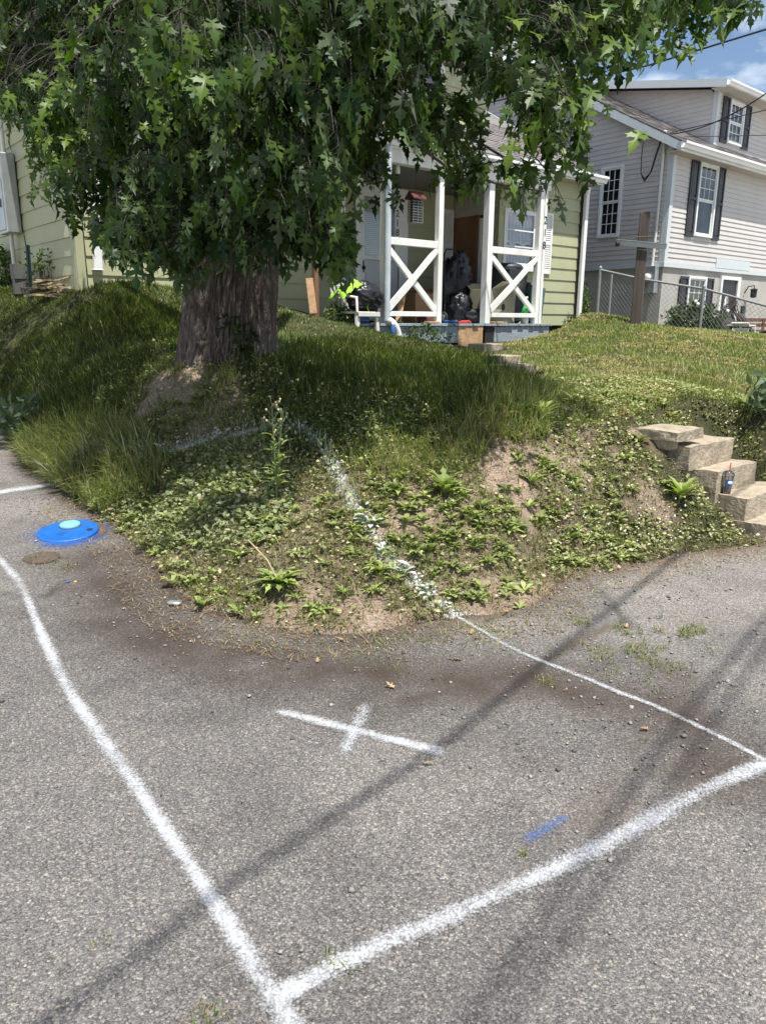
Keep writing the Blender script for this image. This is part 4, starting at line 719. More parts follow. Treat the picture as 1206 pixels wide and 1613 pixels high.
# ------------------------------------------------------------ grey house
H2 = thing('gray_house', 'pale grey vinyl-sided house with black shutters and a roof dormer', 'house', GG, ROTZ)
TZ, EZ, PIT = 2.74, 5.12, .545; NR = 4.6; fg = frame('x', 0, -1); sgf = frame('y', 0, -1)
m = MB(); m.box(.05, 9.95, .03, 9.15, .1, EZ); m.add([(.05, .03, EZ), (.05, 9.15, EZ), (.05, 4.6, EZ+PIT*4.55), (9.95, .03, EZ), (9.95, 9.15, EZ), (9.95, 4.6, EZ+PIT*4.55)], [(0, 1, 2), (3, 5, 4), (0, 2, 5, 3), (1, 4, 5, 2)]); m.part('wall', M['interior'], H2)
m = MB(); m.box(.04, 9.96, .02, .06, -.2, TZ-.08); m.box(.04, .08, .06, 9.16, -.2, TZ-.08); m.part('basement_wall', M['stucco'], H2)
def sp(x, y, off=0.): return planept(x, y, GG, off)
WA = (sp(1100, 255)[0], sp(1131, 300)[0]+.0, 3.33, 4.80); WA = (1.05, 1.86, 3.33, 4.83)
WB = (1.10, 1.92, 1.2, 2.50); DB = (2.62, 3.50, .2, 2.52)
siding(H2, fg, .10, 9.9, TZ, EZ, .1016, .019, M['gray_siding'], openings=[WA, (5.6, 6.4, 3.33, 4.83)])
siding(H2, sgf, .10, 9.1, TZ, EZ+PIT*4.5, .1016, .019, M['gray_siding'], seg=12, wav=.003, openings=[(1.12, 1.68, 3.32, 4.80), (2.72, 3.10, 5.72, 6.3)], top=lambda z: (.10+max(0, (z-EZ)/PIT), 9.1-max(0, (z-EZ)/PIT)))
m = MB(); m.box(-.022, .11, -.024, -.002, TZ-.02, EZ); m.part('corner_board', M['teal_trim'], H2, .004); m = MB(); m.box(-.024, -.002, -.002, .11, TZ-.02, EZ); m.part('corner_board', M['teal_trim'], H2, .004)
m = MB(); m.box(-.03, 9.96, -.03, .02, TZ-.10, TZ-.003); m.box(-.03, .02, .02, 9.1, TZ-.10, TZ-.003); m.part('skirt_board', M['teal_trim'], H2)
m = MB(); m.box(2.24, 3.95, -.035, -.005, TZ-.02, TZ+.19); m.part('patch_board', M['teal_trim'], H2, .004)
window(H2, fg, *WA, 3, 3, lowplain=True, backing='interior', d=.06); window(H2, fg, 5.6, 6.4, 3.33, 4.83, 3, 3, d=.06); window(H2, sgf, 1.12, 1.68, 3.32, 4.80, 3, 3, d=.055)
window(H2, sgf, 2.72, 3.10, 5.72, 6.3, 2, 2, 1, d=.05)
for u0, u1 in ((.70, 1.03), (1.88, 2.21)): shutter(H2, fg, u0, u1, 3.30, 4.85, M['black_shutter'], False, .05)
window(H2, frame('x', .02, -1), *WB, 3, 2, d=.05)
for u0, u1 in ((.74, 1.08), (1.94, 2.26)): shutter(H2, frame('x', .02, -1), u0, u1, 1.2, 2.48, M['black_shutter'], False, .05)
f2 = frame('x', .02, -1); m = MB(); fbox(m, f2, 2.60, 2.69, -.0, .05, .2, 2.56); fbox(m, f2, 3.46, 3.60, 0, .05, .2, 2.56); fbox(m, f2, 2.69, 3.46, 0, .05, 2.48, 2.56); m.part('door_frame', M['white_trim'], H2, .004)
m = MB(); fbox(m, f2, 2.69, 3.46, -.02, .012, .2, 2.48); dd = m.part('door', M['black_shutter'], H2); m = MB(); m.lathe([(.0, 0), (.16, .0), (.17, .012), (0, .014)], n=28, sy=3.6); me = m.mesh('pane', M['galvanized']); me.transform(Matrix.Translation(f2(3.0, .012, 1.55)) @ Matrix.Rotation(math.pi/2, 4, 'X')); link('oval_pane', me, dd)
# lantern, number plate, meter, conduit
lt = MB(); lt.lathe([(.02, 0), (.09, -.03), (.075, -.05), (.07, -.21), (.03, -.23)], (4.03, -.17, 2.32), 6, smooth=False); lo = lt.part('lantern', M['dark'], H2); m = MB(); m.tube([(3.9, .0, 2.2), (3.9, -.08, 2.36), (4.03, -.17, 2.38), (4.03, -.17, 2.3)], .014, 7); m.part('bracket', M['dark'], lo); m = MB(); m.lathe([(.06, -.06), (.055, -.2)], (4.03, -.17, 2.32), 6); m.part('lantern_glass', M['plastic_white'], lo)
m = MB(); m.box(3.84, 3.99, -.02, .018, 1.72, 1.90); m.part('number_plate', M['dark'], H2, .004)
m = MB(); m.box(-.16, -.002, .08, .42, 2.10, 2.66); mo = m.part('meter_box', M['metal_gray'], H2, .012); m = MB(); m.lathe([(.08, 0), (.085, .03), (.075, .07), (.05, .09), (.0, .09)], n=24); me = m.mesh('meter', M['plastic_white']); me.transform(Matrix.Translation((-.16, .25, 2.42)) @ Matrix.Rotation(-math.pi/2, 4, 'Y')); link('meter_dial', me, mo)
m = MB(); m.tube([(-.07, .22, 2.66), (-.07, .20, 3.6), (-.07, .20, 5.2)], .032, 12); m.part('conduit', M['plastic_white'], H2); m = MB(); m.blob((-.08, .20, 5.24), (.06, .05, .06), .1, 3, 16, 10); m.part('weatherhead', M['plastic_white'], H2)
for k in range(3):
    m = MB(); m.tube([(-.1-.01*k, .22, 5.22), (-.12-.02*k, .30, 4.9), (-.12, .40+.02*k, 4.55-.03*k), (-.12, .55, 4.42-.03*k), (-.1, .66, 4.55), (-.08, .69, 4.9), (-.08, .68, 5.15)], .009, 6); m.part('service_cable', M['cable'], H2)
m = MB(); m.tube([(-.03, .80, 5.22), (-.14, .78, 5.22)], .022, 8); m.blob((-.16, .78, 5.22), (.035, .04, .04), .1, 5, 14, 9); m.part('insulator', M['metal_gray'], H2)
# roof
OH = .32; zc = EZ-OH*PIT
m = MB(); m.add([(-.3, -OH, zc+.02), (10.3, -OH, zc+.02), (10.3, NR, EZ+NR*PIT+.02), (-.3, NR, EZ+NR*PIT+.02), (-.3, 9.5, zc), (10.3, 9.5, zc)], [(0, 1, 2, 3), (3, 2, 5, 4)]); m.part('roof_deck', M['shingle'], H2)
shingles(H2, -.33, 10.3, -OH-.02, zc+.035, NR, EZ+NR*PIT+.04, M['shingle'], .14)
m = MB(); m.bar((-.31, -OH, zc-.06), (-.31, NR, EZ+NR*PIT-.06), .15, .035, (1, 0, 0)); m.part('rake_board', M['teal_trim'], H2); m = MB(); m.bar((-.31, 9.5, zc-.06), (-.31, NR, EZ+NR*PIT-.06), .2, .035, (1, 0, 0)); m.part('rake_board', M['teal_trim'], H2)
m = MB(); m.add([(-.30, -OH, zc-.02), (-.30, NR, EZ+NR*PIT-.02), (0, NR, EZ+NR*PIT-.02), (0, -OH, zc-.02)], [(0, 1, 2, 3)]); m.part('rake_soffit', M['teal_trim'], H2)
gutter('gutter', H2, -OH, -.33, 10.2, zc+.03, M['white_trim'], .12, .12); m = MB(); m.box(-.3, 10.2, -OH, -OH+.025, zc-.13, zc+.01); m.part('fascia', M['white_trim'], H2)
m = MB(); m.box(-.28, 10.2, -OH+.025, .0, zc-.128, zc-.11); m.part('soffit', M['soffit'], H2)
# dormer
DS0, DN = 2.62, .55; DT = 6.62; dz0 = EZ+DN*PIT; sl_ = .19
m = MB(); m.box(DS0+.03, 8.9, DN+.03, 3.2, 5.2, DT-.02); m.part('dormer_core', M['interior'], H2)
DW = (DS0+.55, DS0+1.28, 5.58, 6.50)
siding(H2, frame('x', DN, -1), DS0+.08, 8.8, dz0+.03, DT+.02, .1016, .019, M['gray_siding'], openings=[DW, (6.2, 7., 5.6, 6.5)]); window(H2, frame('x', DN, -1), *DW, 3, 2, d=.06)
for u0, u1 in ((DW[0]-.33, DW[0]-.02), (DW[1]+.02, DW[1]+.35)): shutter(H2, frame('x', DN, -1), u0, u1, 5.55, 6.52, M['black_shutter'], False, .045)
siding(H2, frame('y', DS0, -1), DN+.08, 4.2, dz0+.0, DT+.60, .1016, .019, M['gray_siding'], top=lambda z: (DN+.08+max(0, (z-DT)/sl_), max(DN+.09, (z-EZ)/PIT)))
m = MB(); m.box(DS0-.025, DS0+.09, DN-.025, DN-.002, dz0, DT); m.box(DS0-.027, DS0-.002, DN-.002, DN+.09, dz0, DT); m.part('corner_board', M['teal_trim'], H2, .004)
m = MB(); m.add([(DS0-.35, DN-.35, DT-.03), (9.1, DN-.35, DT-.03), (9.1, 4.6, DT-.03+4.4*sl_), (DS0-.35, 4.6, DT-.03+4.4*sl_), (DS0-.35, DN-.35, DT+.05), (9.1, DN-.35, DT+.05), (9.1, 4.6, DT+.05+4.4*sl_), (DS0-.35, 4.6, DT+.05+4.4*sl_)], [(0, 3, 2, 1), (4, 5, 6, 7), (0, 4, 7, 3), (1, 2, 6, 5)]); m.part('dormer_roof', M['shingle'], H2)
m = MB(); m.bar((DS0-.36, DN-.35, DT-.01), (DS0-.36, 4.6, DT-.01+4.4*sl_), .16, .03, (1, 0, 0)); m.part('rake_board', M['teal_trim'], H2); gutter('gutter', H2, DN-.35, DS0-.36, 9.1, DT+.05, M['white_trim'], .11, .11)
m = MB(); m.box(DS0-.33, 9.1, DN-.345, DN+.0, DT-.06, DT-.04); m.part('soffit', M['soffit'], H2)

# ------------------------------------------------------------ yard things in front of the grey house
def lz(x, y): return float(zlawn(x, y))
PB = atd(1000, 514, 11.3); up_ = thing('utility_post', 'weathered square wooden post with a metal crossarm beside the fence', 'post', (PB[0], PB[1], lz(PB[0], PB[1])-.05), -.35)
zt = float(atd(1012, 334, 11.3)[2]) - up_.location[2]
m = MB(); m.add([(a*w_, b*w_, z_) for z_, w_ in ((0, .076), (zt*.5, .073), (zt, .07)) for a, b in ((-1, -1), (1, -1), (1, 1), (-1, 1))], [(4*i+k, 4*i+(k+1) % 4, 4*i+4+(k+1) % 4, 4*i+4+k) for i in range(2) for k in range(4)]+[(8, 9, 10, 11)]); po = m.part('post', M['wood_old'], up_, .012)
m = MB(); zc_ = zt*.72; m.bar((-.36, -.12, zc_+.08), (.33, -.12, zc_), .03, .01); m.bar((-.36, -.105, zc_+.04), (.33, -.105, zc_-.04), .012, .07); m.part('crossarm', M['metal_gray'], up_); m = MB(); m.blob((-.34, -.12, zc_+.02), (.035, .035, .04), .1, 3, 12, 8); m.part('bracket', M['dark'], up_); m = MB(); m.tube([(-.1, -.1, zc_+.1), (.1, -.1, zc_+.1)], .012, 6); m.part('bolt', M['iron'], up_)
# chain link fence
FPX = [(945, 425, 15.2), (1012, 440, 14.6), (1108, 455, 14.0), (1206, 482, 13.2), (1300, 508, 12.4)]; FT = [atd(*q) for q in FPX]
fe = thing('chain_link_fence', 'sagging galvanized chain-link fence running downhill in front of the grey house', 'fence')
for q in (0, 2, 4): p = FT[q]; m = MB(); m.tube([(p[0], p[1], p[2]-1.25), (p[0], p[1], p[2]+.03)], .028, 10); m.lathe([(.03, 0), (.034, .03), (.0, .06)], (p[0], p[1], p[2]+.02), 10); m.part('fence_post', M['galvanized'], fe)
p = atd(963, 432, 14.9); m = MB(); m.tube([(p[0], p[1], p[2]-1.2), (p[0], p[1], p[2])], .022, 8); m.part('fence_post', M['galvanized'], fe)
m = MB(); m.tube(FT, .02, 8); m.part('top_rail', M['galvanized'], fe)
m = MB()
for a, b in zip(FT[:-1], FT[1:]):
    L = np.linalg.norm((b-a)[:2]); n = int(L/.09); Hh = 1.15
    for k in range(-int(Hh/.09), n+1):
        for sg in (0, 1):
            t0, t1 = k*.09/L, (k*.09+Hh)/L; h0, h1 = (0, Hh) if sg else (Hh, 0)
            if t0 < 0: h0 += (h1-h0)*(-t0)/(t1-t0); t0 = 0
            if t1 > 1: h1 = h0 + (h1-h0)*(1-t0)/(t1-t0); t1 = 1
            if t1 > t0: A_ = a+(b-a)*t0; B_ = a+(b-a)*t1; m.tube([(A_[0], A_[1], A_[2]-h0), (B_[0], B_[1], B_[2]-h1)], .0024, 3, cap=False)
m.part('wire_mesh', M['galvanized'], fe)
def ywz(x, y, Y): p = atd(x, y, Y); return p
# white plastic chair tipped, brown bench, burnt heap
p = ywz(1160, 542, 14.6); wc = thing('plastic_chair', 'white plastic chair standing in the yard before the grey house\'s door', 'chair', (p[0], p[1], p[2]), .5)
m = MB(); m.box(-.22, .22, -.2, .2, .33, .36); m.part('seat', M['plastic_white'], wc, .01)
for sx in (-1, 1):
    for sy in (-1, 1): m = MB(); m.bar((sx*.25, sy*.22, 0), (sx*.2, sy*.18, .34), .04, .03); m.part('leg', M['plastic_white'], wc)
m = MB(); m.bar((-.22, -.2, .3), (-.3, -.22, .02), .3, .03); m.bar((-.2, -.2, .34), (-.26, -.2, .4), .36, .03); m.part('backrest', M['plastic_white'], wc)
p = ywz(1190, 543, 15.); be = thing('park_bench', 'dark brown slatted bench at the right edge of the neighbour\'s yard', 'bench', (p[0]+.25, p[1], p[2]), .3)
for k in range(3): m = MB(); m.box(-.62, .62, -.2+k*.14, -.09+k*.14, .26, .29); m.part('slat', M['brown_bench'], be, .005)
for k in range(2): m = MB(); m.box(-.62, .62, .22, .25, .34+k*.10, .41+k*.10); m.part('back_slat', M['brown_bench'], be, .005)
for q in (-.55, .0, .55): m = MB(); m.box(q-.04, q+.04, -.2, .25, 0, .26); m.box(q-.03, q+.03, .2, .22, .26, .5); m.part('leg', M['brown_bench'], be, .005)
m = MB(); m.box(.12, .5, -.26, -.1, .0, .26); m.part('side_panel', M['brown_bench'], be)
p = ywz(1143, 538, 14.8); hp = thing('brush_heap', 'dark tangled heap of sticks and burnt scrap by the grey house\'s door', 'brush heap', p)
m = MB(); m.add([(-.42, -.1, 0), (.18, -.12, 0), (.25, .15, 0), (-.38, .2, 0), (.05, 0, .62)], [(0, 1, 4), (1, 2, 4), (2, 3, 4), (3, 0, 4)]); m.blob((-.1, 0, .1), (.36, .24, .32), .35, 3, crease=.3); m.part('scrap', M['charcoal'], hp)
for k in range(26): a = random.uniform(-.5, .5); b = random.uniform(-.15, .15); m = MB(); m.tube([(a, b-.1, 0), (.02+a*.15, b, .5+random.uniform(0, .25)), (.10+a*.05, b*.5, .7+random.uniform(0, .15))], [.01, .008, .004], 5); m.part('stick', M['wood_old'], hp)
m = MB(); m.tube([(.12, -.05, .52), (.3, -.1, .35), (.45, -.15, .02)], [.05, .07, .06], 8); m.part('fabric', M['charcoal'], hp)
for k in range(12): m = MB(); a = random.uniform(-.5, .3); m.bar((a, -.35+random.uniform(-.1, .1), .02+k*.005), (a+.35, -.3+random.uniform(-.15, .15), .03+k*.005), .05, .02); m.part('stick', M['straw'], hp)
# items left of the green house
p = crest(48, 8, 10.2)
for k, (w_, h_, lab) in enumerate(((.34, .19, 'lower weathered concrete block of the stack at the house corner'), (.34, .20, 'upper weathered concrete block of the stack at the house corner'))):
    m = MB(); m.box(-.2, .2, -.1, .1, 0, .185); m.box(-.17, -.02, -.08, .08, .186, .188); m.box(.02, .17, -.08, .08, .186, .188); o = m.solo('concrete_block', M['block'], lab, 'concrete block', bevel=.01); o.location = (p[0], p[1], p[2]-.04+k*.19); o.rotation_euler = (0, 0, .55+k*.12)
p = crest(61, 8, 10.); tp = thing('fence_stake', 'dark green steel stake standing in front of the concrete blocks', 'stake', (p[0], p[1]-.25, p[2]-.12)); m = MB(); m.bar((0, 0, 0), (.03, 0, .68), .05, .012, (0, 1, 0)); m.bar((0, -.014, 0), (.03, -.014, .68), .012, .03, (0, 1, 0)); m.part('stake_bar', M['tpost'], tp)
m = MB(); [m.box(-.012+.001*k, .012+.001*k, -.036, -.030, .1+k*.08, .125+k*.08) for k in range(7)]; m.part('studs', M['tpost'], tp)
p = crest(90, 8, 9.5); wp = thing('wood_pile', 'low pile of split sun-bleached wood against the green house corner', 'wood pile', (p[0]-.05, p[1]+.0, p[2]-.02))
for k in range(46):
    a, b, c = random.uniform(-.28, .28), random.uniform(-.15, .15), random.uniform(.0, .24); c *= 1-abs(a)*1.6; an = random.uniform(-.5, 1.2); L = random.uniform(.12, .3); m = MB(); m.bar((a-L/2*math.cos(an), b-L/2*math.sin(an), c), (a+L/2*math.cos(an), b+L/2*math.sin(an), c+random.uniform(-.03, .06)), random.uniform(.02, .05), random.uniform(.012, .03)); m.part('split_log', M['straw'] if k % 3 else M['wood_old'], wp, .003)
# small heap of stones/leftovers between trunk and porch pole
for (x_, y_, lab, mt) in ((492, 470, 'leaning bare tan board beyond the tree trunk', 'rust_wood'),):
    q = atd(x_, y_+12, 10.3); m = MB(); m.box(-.05, .05, -.015, .015, -.1, .36); o = m.solo('board', M[mt], lab, 'board', bevel=.004); o.location = q; o.rotation_euler = (-.12, .08*(1 if mt == 'maroon' else -1), .3)
# path slabs below the porch
for k, (x_, y_, Y_, lab) in enumerate(((765, 552, 10.4, 'uppermost of three small concrete slabs below the porch'), (787, 572, 9.4, 'middle of three small concrete slabs below the porch'), (806, 588, 8.8, 'lowest of three small concrete slabs, half sunk in grass'))):
    p = onlawn(x_, y_); m = MB(); m.box(-.20, .20, -.15, .15, -.05, .09); o = m.solo('stepping_slab', M['concrete'], lab, 'concrete slab', 'slabs stepping down from the porch', bevel=.012); o.location = p; o.rotation_euler = (0, 0, ROTZ)
# concrete steps
SO = atz0 = None
def atz(x, y, z): r = ray(x, y); t = (z-EYE)/r[2]; return CAMP + r*t
ST = thing('concrete_steps', 'cracked weathered concrete steps climbing the bank at right', 'steps', (2.68, 4.99, 0), ROTZ)
def loc_(p): d = np.array(p)-np.array([2.68, 4.99, 0]); return d @ E1, d @ NN
lay = [(.12, (1206, 829), 1.3), (.285, (1176.6, 786), .80), (.45, (1129.7, 744), .64), (.62, (1086.5, 704.7), .68)]
def rough(o, amp=.010):
    bm = bmesh.new(); bm.from_mesh(o.data); bmesh.ops.subdivide_edges(bm, edges=bm.edges, cuts=9, use_grid_fill=True)
    for v in bm.verts:
        n = [float(fbm(v.co.x*9+k*7, v.co.y*9, v.co.z*9+k, 3, 3))-.5 for k in range(3)]; v.co += Vector(n)*amp*2.5
    bm.to_mesh(o.data); bm.free()
prev = None
L_ = [(loc_(atz(*px_, z)), z, w_) for z, px_, w_ in lay]
for i, ((s_, n_), z_, w_) in enumerate(L_):
    nn_ = L_[i+1][0][1] if i+1 < len(L_) else n_+.32
    m = MB(); th = .17 if i == 3 else .6
    m.box(s_, s_+w_, n_, nn_+.10, z_-th, z_)
    o = m.part('step', M['concrete'], ST); rough(o); 
    if i == 3: m = MB(); m.box(s_+.02, s_+w_, n_+.02, n_+.14, .1, z_-.15); o = m.part('riser', M['concrete'], ST); rough(o)
m = MB(); s_, n_ = loc_(atz(1062, 684, .74)); m.box(s_+.10, s_+.50, n_+.04, n_+.38, .66, .735); o = m.part('slab', M['concrete'], ST, label='broken uppermost slab tilted over the top step'); rough(o, .012)
s2_, n2_ = loc_(atz(1025, 688, .68)); m = MB(); m.box(s2_, s2_+.12, n2_-.15, n2_+.25, .60, .665); o = m.part('edging', M['concrete'], ST); rough(o, .006)
p = atz(1142.5, 777, .285+.0); cu = thing('drink_cup', 'clear plastic iced drink cup with a red straw on the lower step', 'cup', (p[0], p[1]-.0, .288))
m = MB(); m.lathe([(.030, 0), (.034, .05), (.042, .125), (.043, .128)], n=28); m.part('cup_body', M['cup'], cu); m = MB(); m.lathe([(.0, .003), (.029, .003), (.032, .045), (0, .045)], n=24); m.part('drink', M['cola'], cu)
m = MB(); m.lathe([(.044, .126), (.045, .134), (.040, .150), (.022, .166), (.008, .168)], n=28); m.part('dome_lid', M['cup'], cu); m = MB(); m.tube([(.005, 0, .05), (.008, 0, .20), (.010, 0, .225)], .004, 8); m.part('straw', M['red'], cu)
m = MB()
for k in range(-7, 8): a = math.radians(-95+k*6); a1 = math.radians(-95+(k+1)*6); m.add([(.0365*math.cos(a), .0365*math.sin(a), .055), (.0365*math.cos(a1), .0365*math.sin(a1), .055), (.0415*math.cos(a1), .0415*math.sin(a1), .105), (.0415*math.cos(a), .0415*math.sin(a), .105)], [(0, 1, 2, 3)])
m.part('label', M['blue_obj'], cu); m = MB(); m.blob((0, -.043, .085), (.018, .002, .012), 0, 1, 12, 8); m.part('label_patch', M['lace'], cu)

# ------------------------------------------------------------ utility covers and litter on the road
p = onroad(108, 840); ml = thing('meter_lid', 'bright blue painted water meter lid with a pale round cap', 'utility cover', (p[0], p[1], p[2]+.012), .2); ml.scale = (.85,)*3; ml.rotation_euler = (math.radians(6), math.radians(-1), .2)
m = MB(); m.lathe([(.0, -.03), (.225, -.03), (.228, .004), (.222, .012), (.205, .014), (.2, .011), (.12, .014), (0, .015)], n=64); m.part('lid_plate', M['lid_blue'], ml)
m = MB(); m.lathe([(.076, .010), (.078, .026), (.074, .034), (.066, .036), (.0, .034)], (.0, .09, 0), 40); m.part('cap', M['lid_pale'], ml); m = MB(); m.lathe([(.082, .012), (.084, .019), (.078, .02)], (0, .09, 0), 40); m.part('cap_rim', M['iron'], ml)
m = MB(); m.lathe([(.0, .013), (.02, .0135), (.022, .016), (.0, .0165)], (.165, -.02, 0), 16); m.part('key_hole', M['dark'], ml); m = MB(); m.lathe([(.232, -.04), (.29, -.03), (.28, -.012), (.232, -.014)], n=64); m.part('ring', M['iron'], ml)
def disc_paint(c, r0, r1, mat):
    nr, na = 12, 90; V = []; C = []
    for i in range(nr):
        r = r0+(r1-r0)*i/(nr-1)
        for k in range(na):
            a = 2*math.pi*k/na; x_, y_ = c[0]+r*math.cos(a), c[1]+r*math.sin(a); V.append((x_, y_, float(zroad(x_, y_))+.007)); w = (1-i/(nr-1))**1.2*(.55+.5*float(fbm(math.cos(a)*2+5, math.sin(a)*2+5, r*4, 3, 9))); w *= 1.2 if math.cos(a) > -.3 else .8; C.append((w,)*3)
    i = np.arange(nr-1)[:, None]*na + np.arange(na)[None]; j = np.arange(nr-1)[:, None]*na + (np.arange(na)[None]+1) % na; Fq = np.stack([i, j, j+na, i+na], -1).reshape(-1, 4); return arrmesh('overspray', np.array(V), Fq, mat, np.array(C), True, 4)
o = link('overspray', disc_paint(p, .18, .42, M['paint_blue'])); props(o, 'blue overspray ring on the asphalt round the meter lid', 'paint marking')
p = onroad(66, 879); m = MB(); m.lathe([(0, -.02), (.085, -.02), (.088, .010), (.080, .013), (.074, .008), (0, .010)], n=40); vl = m.part('cover_plate', M['iron']); vt = thing('valve_cover', 'small rusty round iron cover below the blue lid', 'utility cover', p); vl.parent = vt; m = MB(); m.lathe([(.09, -.02), (.105, -.01), (.103, .009), (.09, .009)], n=40); m.part('ring', M['iron'], vt)
def chip(lab, x_, y_, sz, mat, cat, nm, seed, flat=.25):
    p = onroad(x_, y_) if toe_d(*onroad(x_, y_)[:2]) < 0 else onlawn(x_, y_); m = MB(); m.blob((0, 0, sz*flat), (sz, sz*.6, sz*flat), .35, seed, 16, 9, fr=2); o = m.solo(nm, mat, lab, cat); o.location = (p[0], p[1], p[2]); o.rotation_euler = (0, 0, seed)
chip('tiny blue paint flake on the dirt below the blue lid', 107, 917, .014, M['lid_blue'], 'litter', 'paint_flake', 1); chip('tiny yellow chip beside the blue flake', 119, 917, .013, surf('yellow', (.55, .42, .05), .6), 'litter', 'yellow_chip', 2)
chip('crumpled pale foil scrap at the edge of the weeds', 275, 953, .042, M['metal_gray'], 'litter', 'foil_scrap', 3, .3)
MLEAF = None

# ------------------------------------------------------------ maple tree
def leafshape(kind):
    if kind == 'maple':
        half = [(.03, .0), (.10, -.03), (.28, -.12), (.19, -.01), (.29, .06), (.13, .10), (.07, .17), (.22, .21), (.33, .17), (.35, .27), (.53, .40), (.37, .38), (.36, .50), (.25, .41), (.16, .40), (.055, .34), (.08, .50), (.15, .56), (.25, .64), (.16, .68), (.18, .80), (.09, .84), (.05, .93), (.0, 1.12)]
    elif kind == 'maple_low':
        half = [(.08, -.03), (.28, -.08), (.14, .17), (.50, .36), (.10, .39), (.22, .64), (.0, 1.03)]
    if kind == 'maple': rib = [(0, .9), (0, .75), (0, .6), (0, .45), (0, .3), (0, .15), (0, .0)]
    else: rib = [(0, .5), (0, .0)]
    V = []; T = []; poly = half + rib
    for sg in (1, -1):
        tri = geometry.tessellate_polygon([[Vector((x, y, 0)) for x, y in poly]]); b = len(V); V += [(x*sg, y, 0) for x, y in poly]; T += [tuple(b+i for i in (t if sg > 0 else t[::-1])) for t in tri]
    return np.array(V, float), np.array(T, int)
def bendleaf(V, fold, droop, curl=0.): W_ = V.copy(); W_[:, 2] = fold*np.abs(V[:, 0]) - droop*V[:, 1]**2 - .35*abs(droop)*V[:, 0]**2 + curl*np.sin(V[:, 1]*4); return W_
def instance(V, T, pos, tip, nor, size):
    y = tip/np.linalg.norm(tip, axis=1, keepdims=True); x = np.cross(y, nor); x /= (np.linalg.norm(x, axis=1, keepdims=True)+1e-9); z = np.cross(x, y)
    P = pos[:, None] + size[:, None, None]*(V[None, :, 0:1]*x[:, None] + V[None, :, 1:2]*y[:, None] + V[None, :, 2:3]*z[:, None])
    n = len(pos); Tt = (T[None] + (np.arange(n)*len(V))[:, None, None]).reshape(-1, 3); return P.reshape(-1, 3), Tt, (x, y, z)
tree = thing('maple_tree', 'large silver maple with a thick furrowed trunk and low hanging leaves', 'tree', TREE)
TR = lambda p: np.asarray(p, float) - TREE
def trunk_axis():
    cs = []
    for (x, y, w) in [(358, 640, 195), (358, 600, 180), (358, 575, 168), (359, 545, 156), (361, 500, 150), (364, 450, 148), (370, 400, 140), (384, 350, 128), (398, 310, 118), (408, 270, 110), (416, 220, 96)]:
        p = atd(x, y, TREE[1]); cs.append((p, w/F_PX*TREE[1]*.5*.93))
    return cs
TA = trunk_axis(); zs_ = np.array([c[0][2] for c in TA]); xs_ = np.array([c[0][0] for c in TA]); rs_ = np.array([c[1] for c in TA])
nth, nzt = 400, 310; zz_ = np.linspace(zs_[0], zs_[-1], nzt); TH, ZZ = np.meshgrid(np.linspace(0, 2*math.pi, nth, endpoint=False), zz_)
o_ = np.argsort(zs_); cx_ = np.interp(ZZ, zs_[o_], xs_[o_]); R_ = np.interp(ZZ, zs_[o_], rs_[o_]); hgt = ZZ-zs_[0]
fl = np.exp(-hgt/.33); R_ = R_*(1+.0*fl) + fl*.06*(.2+np.maximum(0, np.sin(TH*5+.7)*.6+np.sin(TH*3+2)*.5)); R_ = R_*(1+.035*np.sin(TH*4+1)*np.exp(-hgt/1.6))
cxn, cyn = np.cos(TH), np.sin(TH); wob_ = fbm(cxn*3+8, cyn*3+8, ZZ*1.8, 3, 5)
def furrow(k, kz, sd): a = vnoise(cxn*k+20+wob_*2.2, cyn*k+20, ZZ*kz+wob_*3, sd); return 1-np.abs(a*2-1)
f1 = furrow(15, 2.6, 1); f2 = furrow(28, 6, 2); f3 = fbm(cxn*60+9, cyn*60+9, ZZ*26, 2, 7)
f4 = furrow(13, 9, 11); f5 = furrow(40, 18, 12); pl_ = 1-sstep(.7, .95, f1); R_ = R_ - .034*sstep(.74, .96, f1) - .016*sstep(.7, .95, f2) - pl_*(.014*sstep(.86, .97, f4) + .007*sstep(.8, .96, f5)) + .014*(f3-.5) + .02*(fbm(cxn*4, cyn*4, ZZ*2.5, 3, 33)-.5)
V_ = np.stack([cx_+R_*cxn, TREE[1]+R_*cyn*.95+0*ZZ, ZZ], -1).reshape(-1, 3); i = np.arange(nzt-1)[:, None]*nth + np.arange(nth)[None]; j = np.arange(nzt-1)[:, None]*nth + (np.arange(nth)[None]+1) % nth
trk = link('trunk', arrmesh('trunk', TR(V_), np.stack([i, j, j+nth, i+nth], -1).reshape(-1, 4), M['bark'], np.ones((len(V_), 3)), True, 4), tree)
def curve(a, b, c, n=10): t = np.linspace(0, 1, n)[:, None]; a, b, c = map(np.asarray, (a, b, c)); return (1-t)**2*a + 2*t*(1-t)*b + t*t*c
def limb(P, r0, r1, nm, n=14):
    P = np.asarray(P, float); P = P + np.stack([.03*(fbm(P[:, 2]*3+k*5, P[:, 0]*2, 0, 2, k)-.5)*np.minimum(1, np.arange(len(P))/2.) for k in range(3)], -1); m = MB(); m.tube([TR(p) for p in P], list(np.linspace(r0, r1, len(P))), n); me = m.mesh(nm, M['bark']); 
    a = me.color_attributes.new('Col', 'FLOAT_COLOR', 'POINT'); a.data.foreach_set('color', np.ones(len(me.vertices)*4, np.float32)); return link(nm, me, tree)
TOPP = np.array([xs_[o_][-1], TREE[1], zs_[o_][-1]]); LIMBS = []
